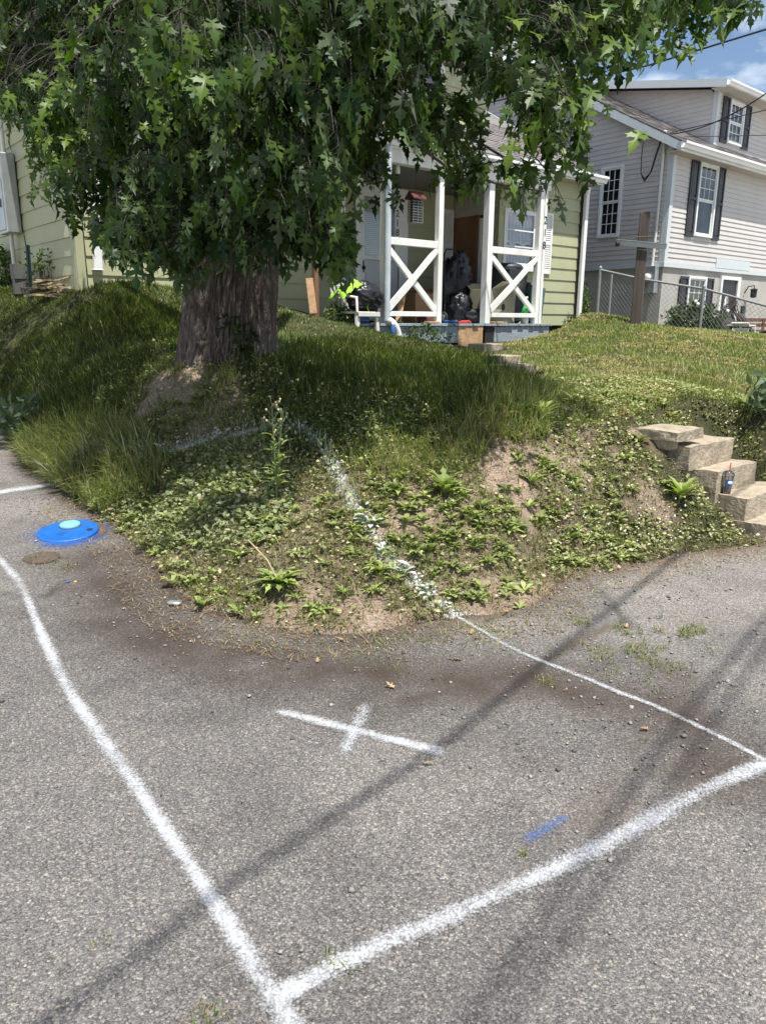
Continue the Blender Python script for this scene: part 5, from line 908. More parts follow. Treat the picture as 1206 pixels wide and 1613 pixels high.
for (b, c, r) in (((-1.3, 6.9, 4.6), (-2.2, 7.6, 7.2), .2), ((-.7, 6.4, 4.4), (.3, 6.0, 6.8), .2), ((-1.2, 6.2, 4.2), (-1.9, 5.2, 6.2), .16), ((-.8, 7.2, 4.4), (-.3, 8.4, 6.6), .18)):
    P = curve(TOPP-[0, 0, .35], np.array(b), np.array(c), 14); limb(P, r+.06, .06, 'limb', 18); LIMBS.append(P)
lp = np.concatenate(LIMBS+[np.stack([np.full(8, -1.2), np.full(8, 6.7), np.linspace(2.4, 3.2, 8)], -1)])
A_in = [(-80, -60), (600, -60), (602, 175), (560, 250), (525, 320), (500, 345), (470, 355), (440, 350), (380, 330), (310, 350), (270, 375), (225, 370), (195, 340), (150, 290), (105, 265), (75, 225), (45, 150), (0, 130), (-80, 130)]
B_in = [(590, -60), (890, -60), (880, 40), (850, 75), (760, 85), (700, 75), (655, 105), (600, 150)]
C_in = [(880, -60), (1150, -60), (1140, -15), (1060, 15), (1010, 50), (960, 75), (900, 100), (875, 90)]
ymin = lambda x: np.interp(x, [-80, 60, 200, 350, 600, 900, 1200], [5.9, 5.6, 4.9, 4.3, 4.0, 4.4, 4.6])
anch = []
def sample(poly, n, d0, d1, yl=None):
    p = np.array(poly); k = 0
    while k < n:
        x = RNG.uniform(p[:, 0].min(), p[:, 0].max()); y = RNG.uniform(p[:, 1].min(), p[:, 1].max())
        if not inpoly(np.array([x]), np.array([y]), poly)[0]: continue
        if yl and y > yl: continue
        Y = ymin(x) + RNG.uniform(d0, d1); anch.append((atd(x, y, Y), 1)); k += 1
sample(A_in, 420, 0, .8); sample(A_in, 380, .8, 3.2, 250); sample(A_in, 180, .8, 2.0, 330); sample(B_in, 150, 0, 2.6); sample([(560, -60), (880, -60), (860, 20), (760, 50), (600, 90)], 130, 1.5, 4.0); sample([(-80, -60), (230, -60), (200, 130), (0, 120), (-80, 110)], 130, .5, 2.6); sample([(190, 320), (300, 330), (300, 395), (245, 385), (205, 365)], 36, .2, 1.0); sample(C_in, 105, 0, 1.6); sample(C_in, 30, 0, 1.0, 10)
for pl, n, dy in (([(600, 190), (660, 215), (720, 262), (780, 285), (850, 290)], 15, 5.0), ([(760, 110), (800, 150), (850, 165), (880, 170)], 20, 4.3), ([(620, 120), (640, 190)], 10, 4.4), ([(870, 225), (872, 245)], 4, 4.4), ([(640, 160), (700, 170), (730, 205)], 9, 4.8), ([(450, 300), (500, 370), (515, 385)], 12, 4.6), ([(205, 360), (240, 392), (300, 400), (360, 385), (430, 375), (460, 385)], 44, 4.8), ([(460, 340), (500, 380), (540, 400)], 14, 4.8), ([(190, 360), (215, 400)], 8, 5.0), ([(10, 130), (60, 150), (90, 190)], 12, 5.7), ([(240, 60), (300, 90), (330, 150)], 10, 4.4), ([(560, 250), (590, 270)], 6, 4.8), ([(100, 290), (140, 320), (185, 350)], 10, 5.5), ([(1080, 20), (1140, 0), (1165, -20)], 6, 4.7), ([(900, 110), (905, 160)], 3, 4.6)):
    pl = np.array(pl, float)
    for k in range(n):
        t = k/(max(1, n-1))*(len(pl)-1); i0 = min(int(t), len(pl)-2); q = pl[i0]*(1-(t-i0)) + pl[i0+1]*(t-i0); anch.append((atd(q[0]+RNG.uniform(-9, 9), q[1]+RNG.uniform(-8, 8), dy+RNG.uniform(-.12, .25)), 2))
SHPX = [(310, 790), (262, 730), (215, 690), (150, 672), (60, 690), (30, 745), (-60, 762), (-260, 700), (-260, 500), (60, 452), (230, 462), (450, 480), (640, 525), (725, 540), (765, 590), (850, 622), (885, 652), (830, 690), (765, 705), (700, 748), (640, 768), (560, 785), (480, 800), (400, 810)]
def gpt(x, y): p = onroad(x, y); return p if toe_d(p[0], p[1]) < 0 else onlawn(x, y)
SHW = [gpt(max(x, -250), y) for x, y in SHPX]
def shadow_ok(P, relax=0.):
    t = (P[:, 2]-.8)/SUNV[2]; gx, gy = P[:, 0]-SUNV[0]*t, P[:, 1]-SUNV[1]*t; ok = inpoly(gx, gy, SHW); t = (P[:, 2]-.1)/SUNV[2]; g0, g1 = P[:, 0]-SUNV[0]*t, P[:, 1]-SUNV[1]*t; ok &= ~((toe_d(g0, g1) < .05) & (g1 < 6.2))
    d = (P-GP0) @ NN; sv = SUNV @ NN; t = (d-F1)/sv; Q = P - SUNV[None]*t[:, None]; s_ = (Q-GP0) @ E1; hz = Q[:, 2]
    wallhit = (t > 0) & (hz > 1.3) & (hz < 4.5) & (((s_ > -3.9) & (s_ < -2.2) & (hz < 3.6) & (hz > 2.0)) | ((s_ > -.2) & (s_ < 6) & (hz < 3.5)))
    t = ((P-GP0) @ E1 - SL)/(SUNV @ E1); Q = P - SUNV[None]*t[:, None]; n_ = (Q-GP0) @ NN; wallhit |= (t > 0) & (n_ > .9) & (n_ < 7) & (Q[:, 2] > 2.15) & (Q[:, 2] < 4.6) & (RNG.uniform(size=len(P)) < .9)
    t = (d-0)/sv; Q = P - SUNV[None]*t[:, None]; s_ = (Q-GP0) @ E1; hz = Q[:, 2]; wallhit |= (t > 0) & (hz > 1.3) & (hz < 3.3) & (s_ > .2) & (s_ < 3.8)
    return (ok | (RNG.uniform(size=len(P)) < relax)) & ~wallhit
LP, LT, LN, LS = [], [], [], []; tw = MB()
for p, kind in anch:
    near = lp[np.argmin(((lp-p)**2).sum(1))]; back = near - p; back = back/np.linalg.norm(back); d0 = -back*.8 + np.array([0, 0, -.35]) + RNG.normal(0, .25, 3); d0 /= np.linalg.norm(d0)
    L = RNG.uniform(.22, .42); a = p - d0*L*.5 + np.array([0, 0, .1]); P = curve(a, a+d0*L*.6+[0, 0, .04], a+d0*L+[0, 0, -.06], 5); tw.tube([TR(q) for q in P], list(np.linspace(.006, .002, 5)), 3, cap=False)
    nl = RNG.integers(9, 14)
    for k in range(nl):
        q = P[min(4, int(k/nl*5))] + RNG.normal(0, .015, 3); lat = RNG.normal(0, 1, 3); lat[2] *= .3; lat /= np.linalg.norm(lat); pe = lat*RNG.uniform(.05, .10) + np.array([0, 0, -RNG.uniform(.0, .05)])
        e = q + pe; tw.tube([TR(q), TR(e)], .0014, 3, cap=False)
        LP.append(e); LT.append(np.array([0, 0, -1.15]) + lat*RNG.uniform(.05, .6) + RNG.normal(0, .18, 3)); LN.append(lat*.7 + np.array([0, -.15, .35]) + RNG.normal(0, .45, 3)); LS.append(min(.155, .102*float(RNG.lognormal(0, .25))))
LP, LT, LN, LS = map(np.array, (LP, LT, LN, LS))
t = (LP[:, 2]-.3)/SUNV[2]; gx, gy = LP[:, 0]-SUNV[0]*t, LP[:, 1]-SUNV[1]*t; wl_ok = shadow_ok(LP, 1.0); drop = (~wl_ok & (LP[:, 0] < -1.6)) | (toe_d(gx, gy) < -.1) & (gx < -.4) & (gy < 6.4)
LP, LT, LN, LS = LP[~drop], LT[~drop], LN[~drop], LS[~drop]
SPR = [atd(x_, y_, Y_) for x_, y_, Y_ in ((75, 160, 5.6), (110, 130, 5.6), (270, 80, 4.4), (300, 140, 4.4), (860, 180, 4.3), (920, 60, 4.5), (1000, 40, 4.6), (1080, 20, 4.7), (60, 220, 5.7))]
def unlit(P, rad):
    r = np.zeros(len(P), bool)
    for c in SPR: d = P-c; t = d @ SUNV; r |= (t > .30) & (np.linalg.norm(d-t[:, None]*SUNV, axis=1) < rad)
    return r
k_ = ~unlit(LP, .42); LP, LT, LN, LS = LP[k_], LT[k_], LN[k_], LS[k_]  # leaves on the sun's path cleared to let light onto the sprays
U_, Vv = img(LP); big = LS/np.linalg.norm(LP-CAMP, axis=1)*((U_ > 0) & (U_ < 1206) & (Vv > 10) & (Vv < 1600)); order = np.argsort(-big); hero = order[:300]; rest = order[300:]
def leafcol(n): 
    v = RNG.uniform(.7, 1.3, n)[:, None]; y = RNG.uniform(0, 1, n)[:, None]**2; return np.clip((np.array([[.014, .035, .008]])*(1-y) + np.array([[.075, .125, .020]])*y)*v, 0, 1)
VL, TL = leafshape('maple'); Vlow, Tlow = leafshape('maple_low')
lm = []
for k in range(8):
    W_ = bendleaf(VL, [.25, -.15, .4, .1][k % 4], [.25, .1, .4, .0][(k//2) % 4], .02*(k % 3)); lm.append(arrmesh('leaf', W_, TL, M['leaf'], np.repeat(leafcol(1), len(VL), 0)))
for i in hero:
    o = link('leaf', lm[int(RNG.integers(8))], tree); y = LT[i]/np.linalg.norm(LT[i]); x = np.cross(y, LN[i]); x /= np.linalg.norm(x); z = np.cross(x, y)
    mw = Matrix(((x[0], y[0], z[0], 0), (x[1], y[1], z[1], 0), (x[2], y[2], z[2], 0), (0, 0, 0, 1))); mw = Matrix.Translation(TR(LP[i])) @ mw @ Matrix.Scale(LS[i], 4); o.matrix_local = mw
PV, PT, PC = [], [], []; off = 0
def acc(V, T, C):
    global off
    PV.append(V); PT.append(T+off); PC.append(C); off += len(V)
far_ = rest[LP[rest, 1] > 6.3]; rest = rest[LP[rest, 1] <= 6.3]
V, T, _ = instance(bendleaf(Vlow, .25, .3), Tlow, LP[far_]-TREE, LT[far_], LN[far_], LS[far_]); acc(V, T, np.repeat(leafcol(len(far_)), len(Vlow), 0))
for k in range(6):
    s_ = rest[k::6]; W_ = bendleaf(VL, [.25, -.15, .4, .1, .5, 0][k], [.25, .1, .4, .0, .5, .2][k], .02); V, T, _ = instance(W_, TL, LP[s_]-TREE, LT[s_], LN[s_], LS[s_]); acc(V, T, np.repeat(leafcol(len(s_)), len(VL), 0))
for c in SPR:  # extra leaves whose brighter green colour stands in for sunlit sprays
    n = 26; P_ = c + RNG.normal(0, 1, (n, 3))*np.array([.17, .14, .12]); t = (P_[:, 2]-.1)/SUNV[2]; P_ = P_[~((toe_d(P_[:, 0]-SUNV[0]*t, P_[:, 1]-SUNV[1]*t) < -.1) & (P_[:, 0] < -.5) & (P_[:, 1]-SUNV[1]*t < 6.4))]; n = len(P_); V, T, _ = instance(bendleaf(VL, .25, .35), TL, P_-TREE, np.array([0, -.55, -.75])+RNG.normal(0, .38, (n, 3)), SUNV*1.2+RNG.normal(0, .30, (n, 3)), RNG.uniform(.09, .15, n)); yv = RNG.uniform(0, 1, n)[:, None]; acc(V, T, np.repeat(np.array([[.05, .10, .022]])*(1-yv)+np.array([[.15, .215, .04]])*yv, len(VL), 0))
# upper crown, mostly unseen above the picture, trimmed to cast the wanted shade
n = 95000; d = RNG.normal(size=(n, 3)); d /= np.linalg.norm(d, axis=1, keepdims=True); r = RNG.uniform(.45, 1, n)**.5; Pc = np.array([-1.5, 7.0, 5.9]) + d*r[:, None]*np.array([5.2, 4.6, 3.1])
Pc = Pc[(Pc[:, 2] > 3.3)]; nnz = fbm(Pc[:, 0]*1.1, Pc[:, 1]*1.1, Pc[:, 2]*1.1, 3, 15); Pc = Pc[nnz > .37]; Pc = Pc[shadow_ok(Pc, .003)]; Pc = Pc[~unlit(Pc, .7)]
u_, v_ = img(Pc); bad = (u_ > -30) & (v_ > -30) & ~(inpoly(u_, v_, A_in) | inpoly(u_, v_, B_in) | inpoly(u_, v_, C_in)); Pc = Pc[~bad][:22000]; n = len(Pc)
V, T, _ = instance(bendleaf(Vlow, .2, .3), Tlow, Pc-TREE, np.array([0, 0, -.6])+RNG.normal(0, .6, (n, 3)), np.array([0, 0, .8])+RNG.normal(0, .5, (n, 3)), RNG.uniform(.13, .20, n)); acc(V, T, np.repeat(leafcol(n), len(Vlow), 0))
fo = link('foliage', arrmesh('foliage', np.concatenate(PV), np.concatenate(PT), M['leaf'], np.concatenate(PC)), tree); fo['kind'] = 'stuff'
two = tw.part('twigs', M['bark'], tree, kind='stuff')
for (x, y, Y) in [(60, 150, 5.9), (150, 300, 5.6), (255, 180, 5.4), (120, 60, 5.8), (350, 120, 4.7), (470, 200, 4.5), (500, 330, 4.8), (640, 180, 4.6), (700, 60, 4.6), (820, 60, 4.8), (950, 20, 4.9), (1080, 5, 4.9), (800, 140, 4.5), (300, 330, 5.0), (230, 20, 5.2), (560, 40, 4.4), (450, -100, 4.4), (900, -80, 5.2), (-100, 50, 6.2)]:
    e = atd(x, y, Y); k = np.argmin(((lp-e)**2).sum(1)); a = lp[k]; L = np.linalg.norm(e-a); limb(curve(a, (a+e)/2+[0, 0, .25*L], e, 12), .018+.012*L, .006, 'branch', 8)
for pl in ([(590, 150, 4.9), (620, 200, 4.9), (700, 262, 5.0), (780, 290, 5.05), (855, 300, 5.05)], [(700, 100, 4.5), (770, 110, 4.4), (840, 160, 4.35), (880, 178, 4.35)]): limb([atd(*q) for q in pl], .014, .004, 'branch', 7)

# ------------------------------------------------------------ grass and weeds
def blades(P, L, w, lean, az, C, seg=2):
    """curved tapering blades; lean = horizontal reach as a share of length"""
    n = len(P); dx, dy = np.cos(az), np.sin(az); wx, wy = -dy, dx; vs = []
    ks = np.linspace(0, 1, seg+1)
    for k in ks[:-1]:
        h = L*(k - .5*lean*k*k*np.minimum(lean, 1.2)); r = L*lean*k**1.7; ww = w*(1-k*.45)*.5
        for sg in (-1, 1): vs.append(np.stack([P[:, 0]+dx*r+wx*ww*sg, P[:, 1]+dy*r+wy*ww*sg, P[:, 2]+h], -1))
    h = L*(1-.5*lean*np.minimum(lean, 1.2)); vs.append(np.stack([P[:, 0]+dx*L*lean, P[:, 1]+dy*L*lean, P[:, 2]+h], -1))
    nv = 2*seg+1; V = np.stack(vs, 1).reshape(-1, 3); t = []
    for k in range(seg-1): t += [(2*k, 2*k+1, 2*k+3), (2*k, 2*k+3, 2*k+2)]
    t += [(2*seg-2, 2*seg-1, 2*seg)]; T = (np.array(t)[None] + (np.arange(n)*nv)[:, None, None]).reshape(-1, 3)
    return V, T, np.repeat(C, nv, 0)
def scatter(n, x0, x1, y0, y1, pw=1.3, ref=4.2):
    x = RNG.uniform(x0, x1, n); y = RNG.uniform(y0, y1, n); k = RNG.uniform(size=n) < (ref/np.maximum(np.hypot(x, y), ref))**pw; x, y = x[k], y[k]
    k = np.abs(x/np.maximum(y, .5)) < .62; x, y = x[k], y[k]; return x, y
SLABS = [onlawn(*c_) for c_ in ((765, 552), (787, 572), (806, 588))]
def ginfo(x, y):
    z = zlawn(x, y); s_ = (x-GP0[0])*E1[0]+(y-GP0[1])*E1[1]; n_ = (x-GP0[0])*NN[0]+(y-GP0[1])*NN[1]
    house = ((n_ > F1+.02) & (s_ > SL) & (s_ < SR)) | ((n_ > -.08) & (s_ > -1.2) & (s_ < 3.9)); gray = ((x-GG[0])*NN[0]+(y-GG[1])*NN[1] > 0) & ((x-GG[0])*E1[0]+(y-GG[1])*E1[1] > 0)
    ss = (x-2.68)*E1[0]+(y-4.99)*E1[1]; sn = (x-2.68)*NN[0]+(y-4.99)*NN[1]; steps = ((ss > -.04) & (ss < .72) & (sn > -.05) & (sn < .9)) | ((ss > -.36) & (ss < .2) & (sn > .5) & (sn < .95))
    tr_ = np.hypot(x-TREE[0], y-TREE[1]) < .43; slabs = np.zeros(x.shape, bool)
    for sq in SLABS: slabs |= np.hypot(x-sq[0], y-sq[1]+.12) < .33
    return z, ~(house | gray | steps | tr_ | slabs)
def colmix(n, a, b, c=None, pc=0.):
    t = RNG.uniform(0, 1, n)[:, None]; v = RNG.uniform(.75, 1.25, n)[:, None]; C = (np.array([a])*(1-t)+np.array([b])*t)*v
    if c is not None: k = RNG.uniform(size=n) < pc; C[k] = np.array(c)*v[k]
    return C
def paintmask(x, y, w=.05): d = polyd(x, y, PAINT_BANK); return RNG.uniform(size=len(x)) < np.exp(-(d/w)**2)*.95
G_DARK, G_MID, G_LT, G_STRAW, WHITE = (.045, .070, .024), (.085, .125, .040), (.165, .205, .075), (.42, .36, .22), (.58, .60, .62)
TUFT = [(40, 770), (25, 730), (60, 690), (160, 675), (240, 700), (270, 745), (230, 790), (150, 815), (90, 790)]
LONGP = [(430, 560), (560, 515), (700, 545), (800, 590), (875, 640), (860, 700), (780, 700), (740, 745), (660, 760), (560, 740), (470, 700), (440, 640)]
GV = []
def put(*a): GV.append(a)
x, y = scatter(500000, -6.5, 4.2, 3.3, 10.6, 1.5); x2, y2 = scatter(230000, -6.8, -1.2, 5.6, 11.5, .8); x, y = np.r_[x, x2], np.r_[y, y2]; z, ok = ginfo(x, y); D = toe_d(x, y); u, v = img(np.stack([x, y, z], -1)); cov = cover_mask(x, y)
nn = fbm(x*1.7, y*1.7, 0, 3, 91); face = (D < 1.35) & (x > -2.2)
right = sstep(1.0, 2.0, x)
dens = np.where(face, .60*cov+.06, .75*cov+.12) * (1-.75*right*(D > 1.5)); dens *= np.where(nn < .35, .55, 1)
dens = np.where((x > 1.4) & (D > .04) & (D < 2.2) & (nn > .36), np.maximum(dens, .75), dens); dens = np.where((x > 2.85) & (D > .05) & (y < 7), .8, dens); dens = np.where(inpoly(u, v, LONGP), .85, dens); dens = np.where(inpoly(u, v, TUFT) & (D > .0), .95, dens)
k = ok & (D > .02) & (RNG.uniform(size=len(x)) < dens); x, y, z, D, u, v, nn, face = (q[k] for q in (x, y, z, D, u, v, nn, face)); n = len(x)
lg = inpoly(u, v, LONGP); tf = inpoly(u, v, TUFT)
L = np.where(face, RNG.uniform(.03, .11, n), RNG.uniform(.05, .14, n)*(.6+.9*nn)); L = np.where(lg, RNG.uniform(.07, .21, n)*(.7+.6*nn)*(.75+.6*sstep(640, 800, u)), L); L = np.where(tf, RNG.uniform(.12, .34, n), L); L = np.where((x > 1.6) & (x < 2.9) & ~lg, L*.5, L)*np.where(y > 8.8, .45, 1)
w = np.where(lg | tf, .0062, .0055)*RNG.uniform(.7, 1.4, n)*np.maximum(1, np.hypot(x, y)/5.5); az = RNG.uniform(0, 2*math.pi, n); az = np.where(lg | tf | (D < 2.2), -math.pi/2+RNG.normal(0, 1.1, n), az); lean = RNG.uniform(.2, 1.15, n)
C = colmix(n, G_DARK, G_LT, G_STRAW, .07); C2 = colmix(n, (.15, .185, .07), (.29, .32, .13), G_STRAW, .22); C = np.where(tf[:, None] | (x > 1.3)[:, None] | face[:, None], C2, C); pm = paintmask(x, y, .035) & (RNG.uniform(size=n) < np.where(tf, .3, .65)); gv = (fbm(x*1.9+30, y*1.9, 0, 3, 71)[:, None]); C = C*(.55+.85*gv); C[pm] = np.array(WHITE)  # paler greens put on sunlit face, tuft and right; darker greens where shaded
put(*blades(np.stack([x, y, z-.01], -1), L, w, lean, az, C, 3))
def flush(nm, label, mat='grass', cat='grass'):
    off = 0; V, T, Cc = [], [], []
    for a, b, c in GV: V.append(a); T.append(b+off); Cc.append(c); off += len(a)
    GV.clear(); o = link(nm, arrmesh(nm, np.concatenate(V), np.concatenate(T), M[mat], np.concatenate(Cc))); return props(o, label, cat, None, 'stuff')
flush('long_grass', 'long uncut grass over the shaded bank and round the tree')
x, y = scatter(900000, .2, 9.5, 4.6, 15.5, 1.25); z, ok = ginfo(x, y); D = toe_d(x, y); nn = fbm(x*1.3+7, y*1.3, 0, 4, 55); n2 = fbm(x*4, y*4, 0, 3, 12); k = ok & (D > .9) & (RNG.uniform(size=len(x)) < (.35+.6*(n2 > .42))*sstep(.2, 1.4, x-.15*(y-5)))
x, y, z, nn, n2 = (q[k] for q in (x, y, z, nn, n2)); n = len(x); L = RNG.uniform(.025, .06, n)*(.8+.5*nn); far = np.maximum(1, np.hypot(x, y)/5)
straw = (fbm(x*2.2+50, y*3.5, 0, 4, 66) > .565) & (RNG.uniform(size=n) < .7); C = colmix(n, (.125, .17, .045), (.24, .285, .085), (.38, .34, .16), .18); C[straw] = colmix(int(straw.sum()), (.30, .24, .13), (.48, .40, .25))
lean = np.where(straw, 1.25, RNG.uniform(.2, .9, n)); L = np.where(straw, L*1.7, L)
put(*blades(np.stack([x, y, z-.005], -1), L, .005*far*RNG.uniform(.7, 1.3, n), lean, RNG.uniform(0, 6.28, n), C, 2)); flush('lawn_grass', 'short mown yellow-green lawn grass with dry straw patches on the right')
# leafy ground cover
def cover(n, x0, x1, y0, y1, fn, size, C, hmax, nm, label, shp='oval', keepf=None):
    x, y = scatter(n, x0, x1, y0, y1, .9); z, ok = ginfo(x, y); D = toe_d(x, y); p = fn(x, y, D); k = ok & (RNG.uniform(size=len(x)) < p); x, y, z = x[k], y[k], z[k]; n = len(x)
    if shp == 'oval': V = np.array([(0, 0, 0), (.26, .25, .08), (.33, .6, .09), (0, 1, -.1), (-.33, .6, .09), (-.26, .25, .08), (0, .5, 0)], float); T = np.array([(0, 1, 6), (1, 2, 6), (2, 3, 6), (3, 4, 6), (4, 5, 6), (5, 0, 6)])
    else: a = np.linspace(.3, 2*math.pi-.3, 9)-math.pi/2+math.pi*0; V = np.concatenate([[(0, 0, 0)], np.stack([.5*np.sin(a+math.pi/2)*(1+.08*np.cos(a*9)), .5-.5*np.cos(a+math.pi/2), .10*np.cos(a*5)], -1)]); V[0] = (0, .35, -.08); T = np.array([(0, i, i+1) for i in range(1, 9)])
    sz = RNG.uniform(*size, n); tip = np.stack([RNG.normal(0, 1, n), RNG.normal(-.3, 1, n), RNG.uniform(-.2, .7, n)], -1); nor = np.array([0, -.25, 1.])+RNG.normal(0, .4, (n, 3)); P = np.stack([x, y, z+RNG.uniform(.0, hmax, n)], -1)
    Vv_, T_, _ = instance(V, T, P, tip, nor, sz); Cc = colmix(n, *C); pm = paintmask(x, y, .032); Cc[pm] = np.array(WHITE); GV.append((Vv_, T_, np.repeat(Cc, len(V), 0))); return flush(nm, label, 'weed', 'ground cover')
def f_bank(x, y, D): c = cover_mask(x, y); lowc = np.where((x > -1.2) & (x < 1.0) & (D < 1.2), .42, .85); return lowc*(.09+.9*c*(.3+.7*(fbm(x*13, y*13, 0, 3, 27) > .5)))*sstep(-.05, .12, D)*(D < 2.2)*np.where(x > 1., 1., .8)
cover(190000, -2.6, 5.6, 3.2, 7.2, f_bank, (.012, .034), ((.17, .20, .075), (.33, .36, .15), (.50, .44, .28), .22), .055, 'bank_weeds', 'low small-leaved weeds creeping over the sunlit face of the bank')
def f_ivy(x, y, D): u, v = img(np.stack([x, y, zlawn(x, y)], -1)); return inpoly(u, v, [(150, 800), (190, 740), (300, 720), (420, 690), (470, 760), (450, 850), (330, 880), (220, 860)])*sstep(.03, .2, D)*.9 + .10*(D > 1.2)*(D < 3)*(x < 0)
cover(42000, -3.4, .6, 3.4, 7.5, f_ivy, (.016, .036), ((.15, .19, .085), (.30, .34, .18), (.40, .40, .28), .14), .07, 'ground_ivy', 'round-leaved ground ivy on the left part of the bank', 'round')
# small leafy clumps
x, y = scatter(5200, -2.6, 4.6, 3.2, 6.2, .5); z, ok = ginfo(x, y); D = toe_d(x, y); nn = fbm(x*3.1, y*3.1, 0, 3, 83); k = ok & (D > -.02) & (D < 1.7) & (nn > .525); x, y, z = x[k], y[k], z[k]; n = len(x); nl = 9
aa = RNG.uniform(0, 6.28, (n, 1)) + np.arange(nl)[None]*2.4 + RNG.normal(0, .2, (n, nl)); up2 = RNG.uniform(.15, 1.1, (n, nl)); sz = (RNG.uniform(.03, .085, n)[:, None]*RNG.uniform(.6, 1.15, (n, nl)))
V0 = np.array([(0, 0, 0), (.07, .2, .09), (.16, .5, .13), (.19, .75, .09), (0, 1.03, -.08), (-.19, .75, .09), (-.16, .5, .13), (-.07, .2, .09), (0, .5, .10), (0, .8, .04)], float); T0 = np.array([(0, 1, 8), (1, 2, 8), (2, 3, 9), (2, 9, 8), (3, 4, 9), (4, 5, 9), (5, 6, 9), (6, 8, 9), (6, 7, 8), (7, 0, 8)])
P3 = np.repeat(np.stack([x, y, z+.004], -1), nl, 0); a_, u_ = aa.ravel(), up2.ravel(); V, T, _ = instance(V0, T0, P3, np.stack([np.cos(a_), np.sin(a_), u_], -1), np.stack([-np.cos(a_)*u_, -np.sin(a_)*u_, np.ones_like(a_)], -1), sz.ravel())
bc = np.repeat(colmix(n, (.17, .21, .075), (.35, .38, .16)), nl, 0)*RNG.uniform(.85, 1.15, (n*nl, 1)); pm = np.repeat(paintmask(x, y, .03), nl); bc[pm] = np.array(WHITE); GV.append((V, T, np.repeat(bc, len(V0), 0))); flush('leafy_weeds', 'small leafy weed clumps scattered over the soil of the bank', 'weed', 'weeds')
# clover blossoms, small straws and dead bits
x, y = scatter(2600, 1.2, 4.5, 4.3, 6.4, .8); z, ok = ginfo(x, y); D = toe_d(x, y); u, v = img(np.stack([x, y, z], -1)); k = ok & (D > .05) & inpoly(u, v, [(940, 830), (1040, 790), (1110, 780), (1206, 830), (1206, 870), (1000, 885), (870, 860), (900, 700), (960, 760)]); P = np.stack([x, y, z+.06], -1)[k]; P = P[:110]
Vo = np.array([(0, 0, 1), (1, 0, 0), (0, 1, 0), (-1, 0, 0), (0, -1, 0), (0, 0, -1)], float); To = np.array([(0, 1, 2), (0, 2, 3), (0, 3, 4), (0, 4, 1), (5, 2, 1), (5, 3, 2), (5, 4, 3), (5, 1, 4)])
n = len(P); V, T, _ = instance(Vo, To, P, RNG.normal(size=(n, 3)), RNG.normal(size=(n, 3)), RNG.uniform(.005, .009, n)); GV.append((V, T, np.full((len(V), 3), .72))); flush('clover_blossoms', 'small white clover heads dotted over the right foot of the bank', 'weed', 'flowers')
x, y = scatter(60000, -2.5, 3.5, 3.0, 5.8, .3); D = toe_d(x, y); k = (D > -.30) & (D < 1.6) & (RNG.uniform(size=len(x)) < np.where(D < 0, .45, .8)); x, y, D = x[k], y[k], D[k]; z = np.where(D > 0, zlawn(x, y), zroad(x, y)+.004); n = len(x)
put(*blades(np.stack([x, y, z+.002], -1), RNG.uniform(.01, .05, n), RNG.uniform(.002, .005, n), np.full(n, 1.35), RNG.uniform(0, 6.28, n), colmix(n, (.16, .12, .07), (.42, .34, .2), (.3, .12, .04), .08), 2)); flush('dry_straw', 'dry grass clippings and dead bits on the bare soil', 'grass', 'litter')
# sprouts in the asphalt
for (px_, py_, rx, n0, h) in ((1000, 1030, .34, 1100, .035), (885, 1075, .10, 260, .03), (1060, 995, .2, 700, .045), (940, 985, .2, 500, .035), (835, 1350, .03, 45, .03), (655, 1445, .03, 35, .025), (525, 1520, .05, 40, .03), (150, 1480, .03, 20, .02), (60, 885, .12, 150, .035), (105, 895, .08, 60, .04), (620, 995, .55, 1500, .03), (760, 975, .3, 700, .03), (430, 992, .3, 500, .025), (330, 1600, .05, 30, .03), (1040, 1600, .04, 18, .02)):
    c = onroad(px_, py_); x = c[0]+RNG.normal(0, rx*.5, n0); y = c[1]+RNG.normal(0, rx*.4, n0); kk = fbm(x*9, y*9, 0, 3, 4) > .47; x, y = x[kk], y[kk]; n = len(x)
    put(*blades(np.stack([x, y, zroad(x, y)], -1), RNG.uniform(.5, 1.2, n)*h, RNG.uniform(.002, .0045, n), RNG.uniform(.4, 1.2, n), RNG.uniform(0, 6.28, n), colmix(n, G_MID, G_LT, (.33, .24, .1), .25), 2))
flush('crack_sprouts', 'small grass sprouts growing through the broken asphalt')
# pebbles
x = RNG.uniform(-3, 3.4, 60000); y = RNG.uniform(1., 5.6, 60000); D = toe_d(x, y); zone = np.exp(-np.abs(D+.05)/.25)*.8; b3c = onroad(1000, 1090); zone = np.maximum(zone, .55*np.exp(-(((x-b3c[0])/.55)**2+((y-b3c[1])/.7)**2))); b3c = onroad(900, 940); zone = np.maximum(zone, .6*np.exp(-(((x-b3c[0])/.5)**2+((y-b3c[1])/.25)**2))); zone = np.maximum(zone, .018); zone = np.maximum(zone, .45*(D > 0)*(D < 1.4))
k = (D < 1.4) & (RNG.uniform(size=len(x)) < zone*.55); x, y, D = x[k], y[k], D[k]; n = len(x); z = np.where(D > 0, zlawn(x, y), zroad(x, y)+.002); sz = np.clip(RNG.lognormal(-5.3, .42, n), .002, .016)
Vp = np.array([(0, 0, .55), (1, .1, 0), (.2, .8, .1), (-.9, .3, 0), (-.3, -.8, .05), (.5, -.6, 0), (0, 0, -.5)], float); Tp = np.array([(0, 1, 2), (0, 2, 3), (0, 3, 4), (0, 4, 5), (0, 5, 1), (6, 2, 1), (6, 3, 2), (6, 4, 3), (6, 5, 4), (6, 1, 5)])
V, T, _ = instance(Vp, Tp, np.stack([x, y, z+sz*.2], -1), np.stack([RNG.normal(size=n), RNG.normal(size=n), RNG.normal(0, .15, n)], -1), np.array([0, 0, 1.])+RNG.normal(0, .25, (n, 3)), sz)
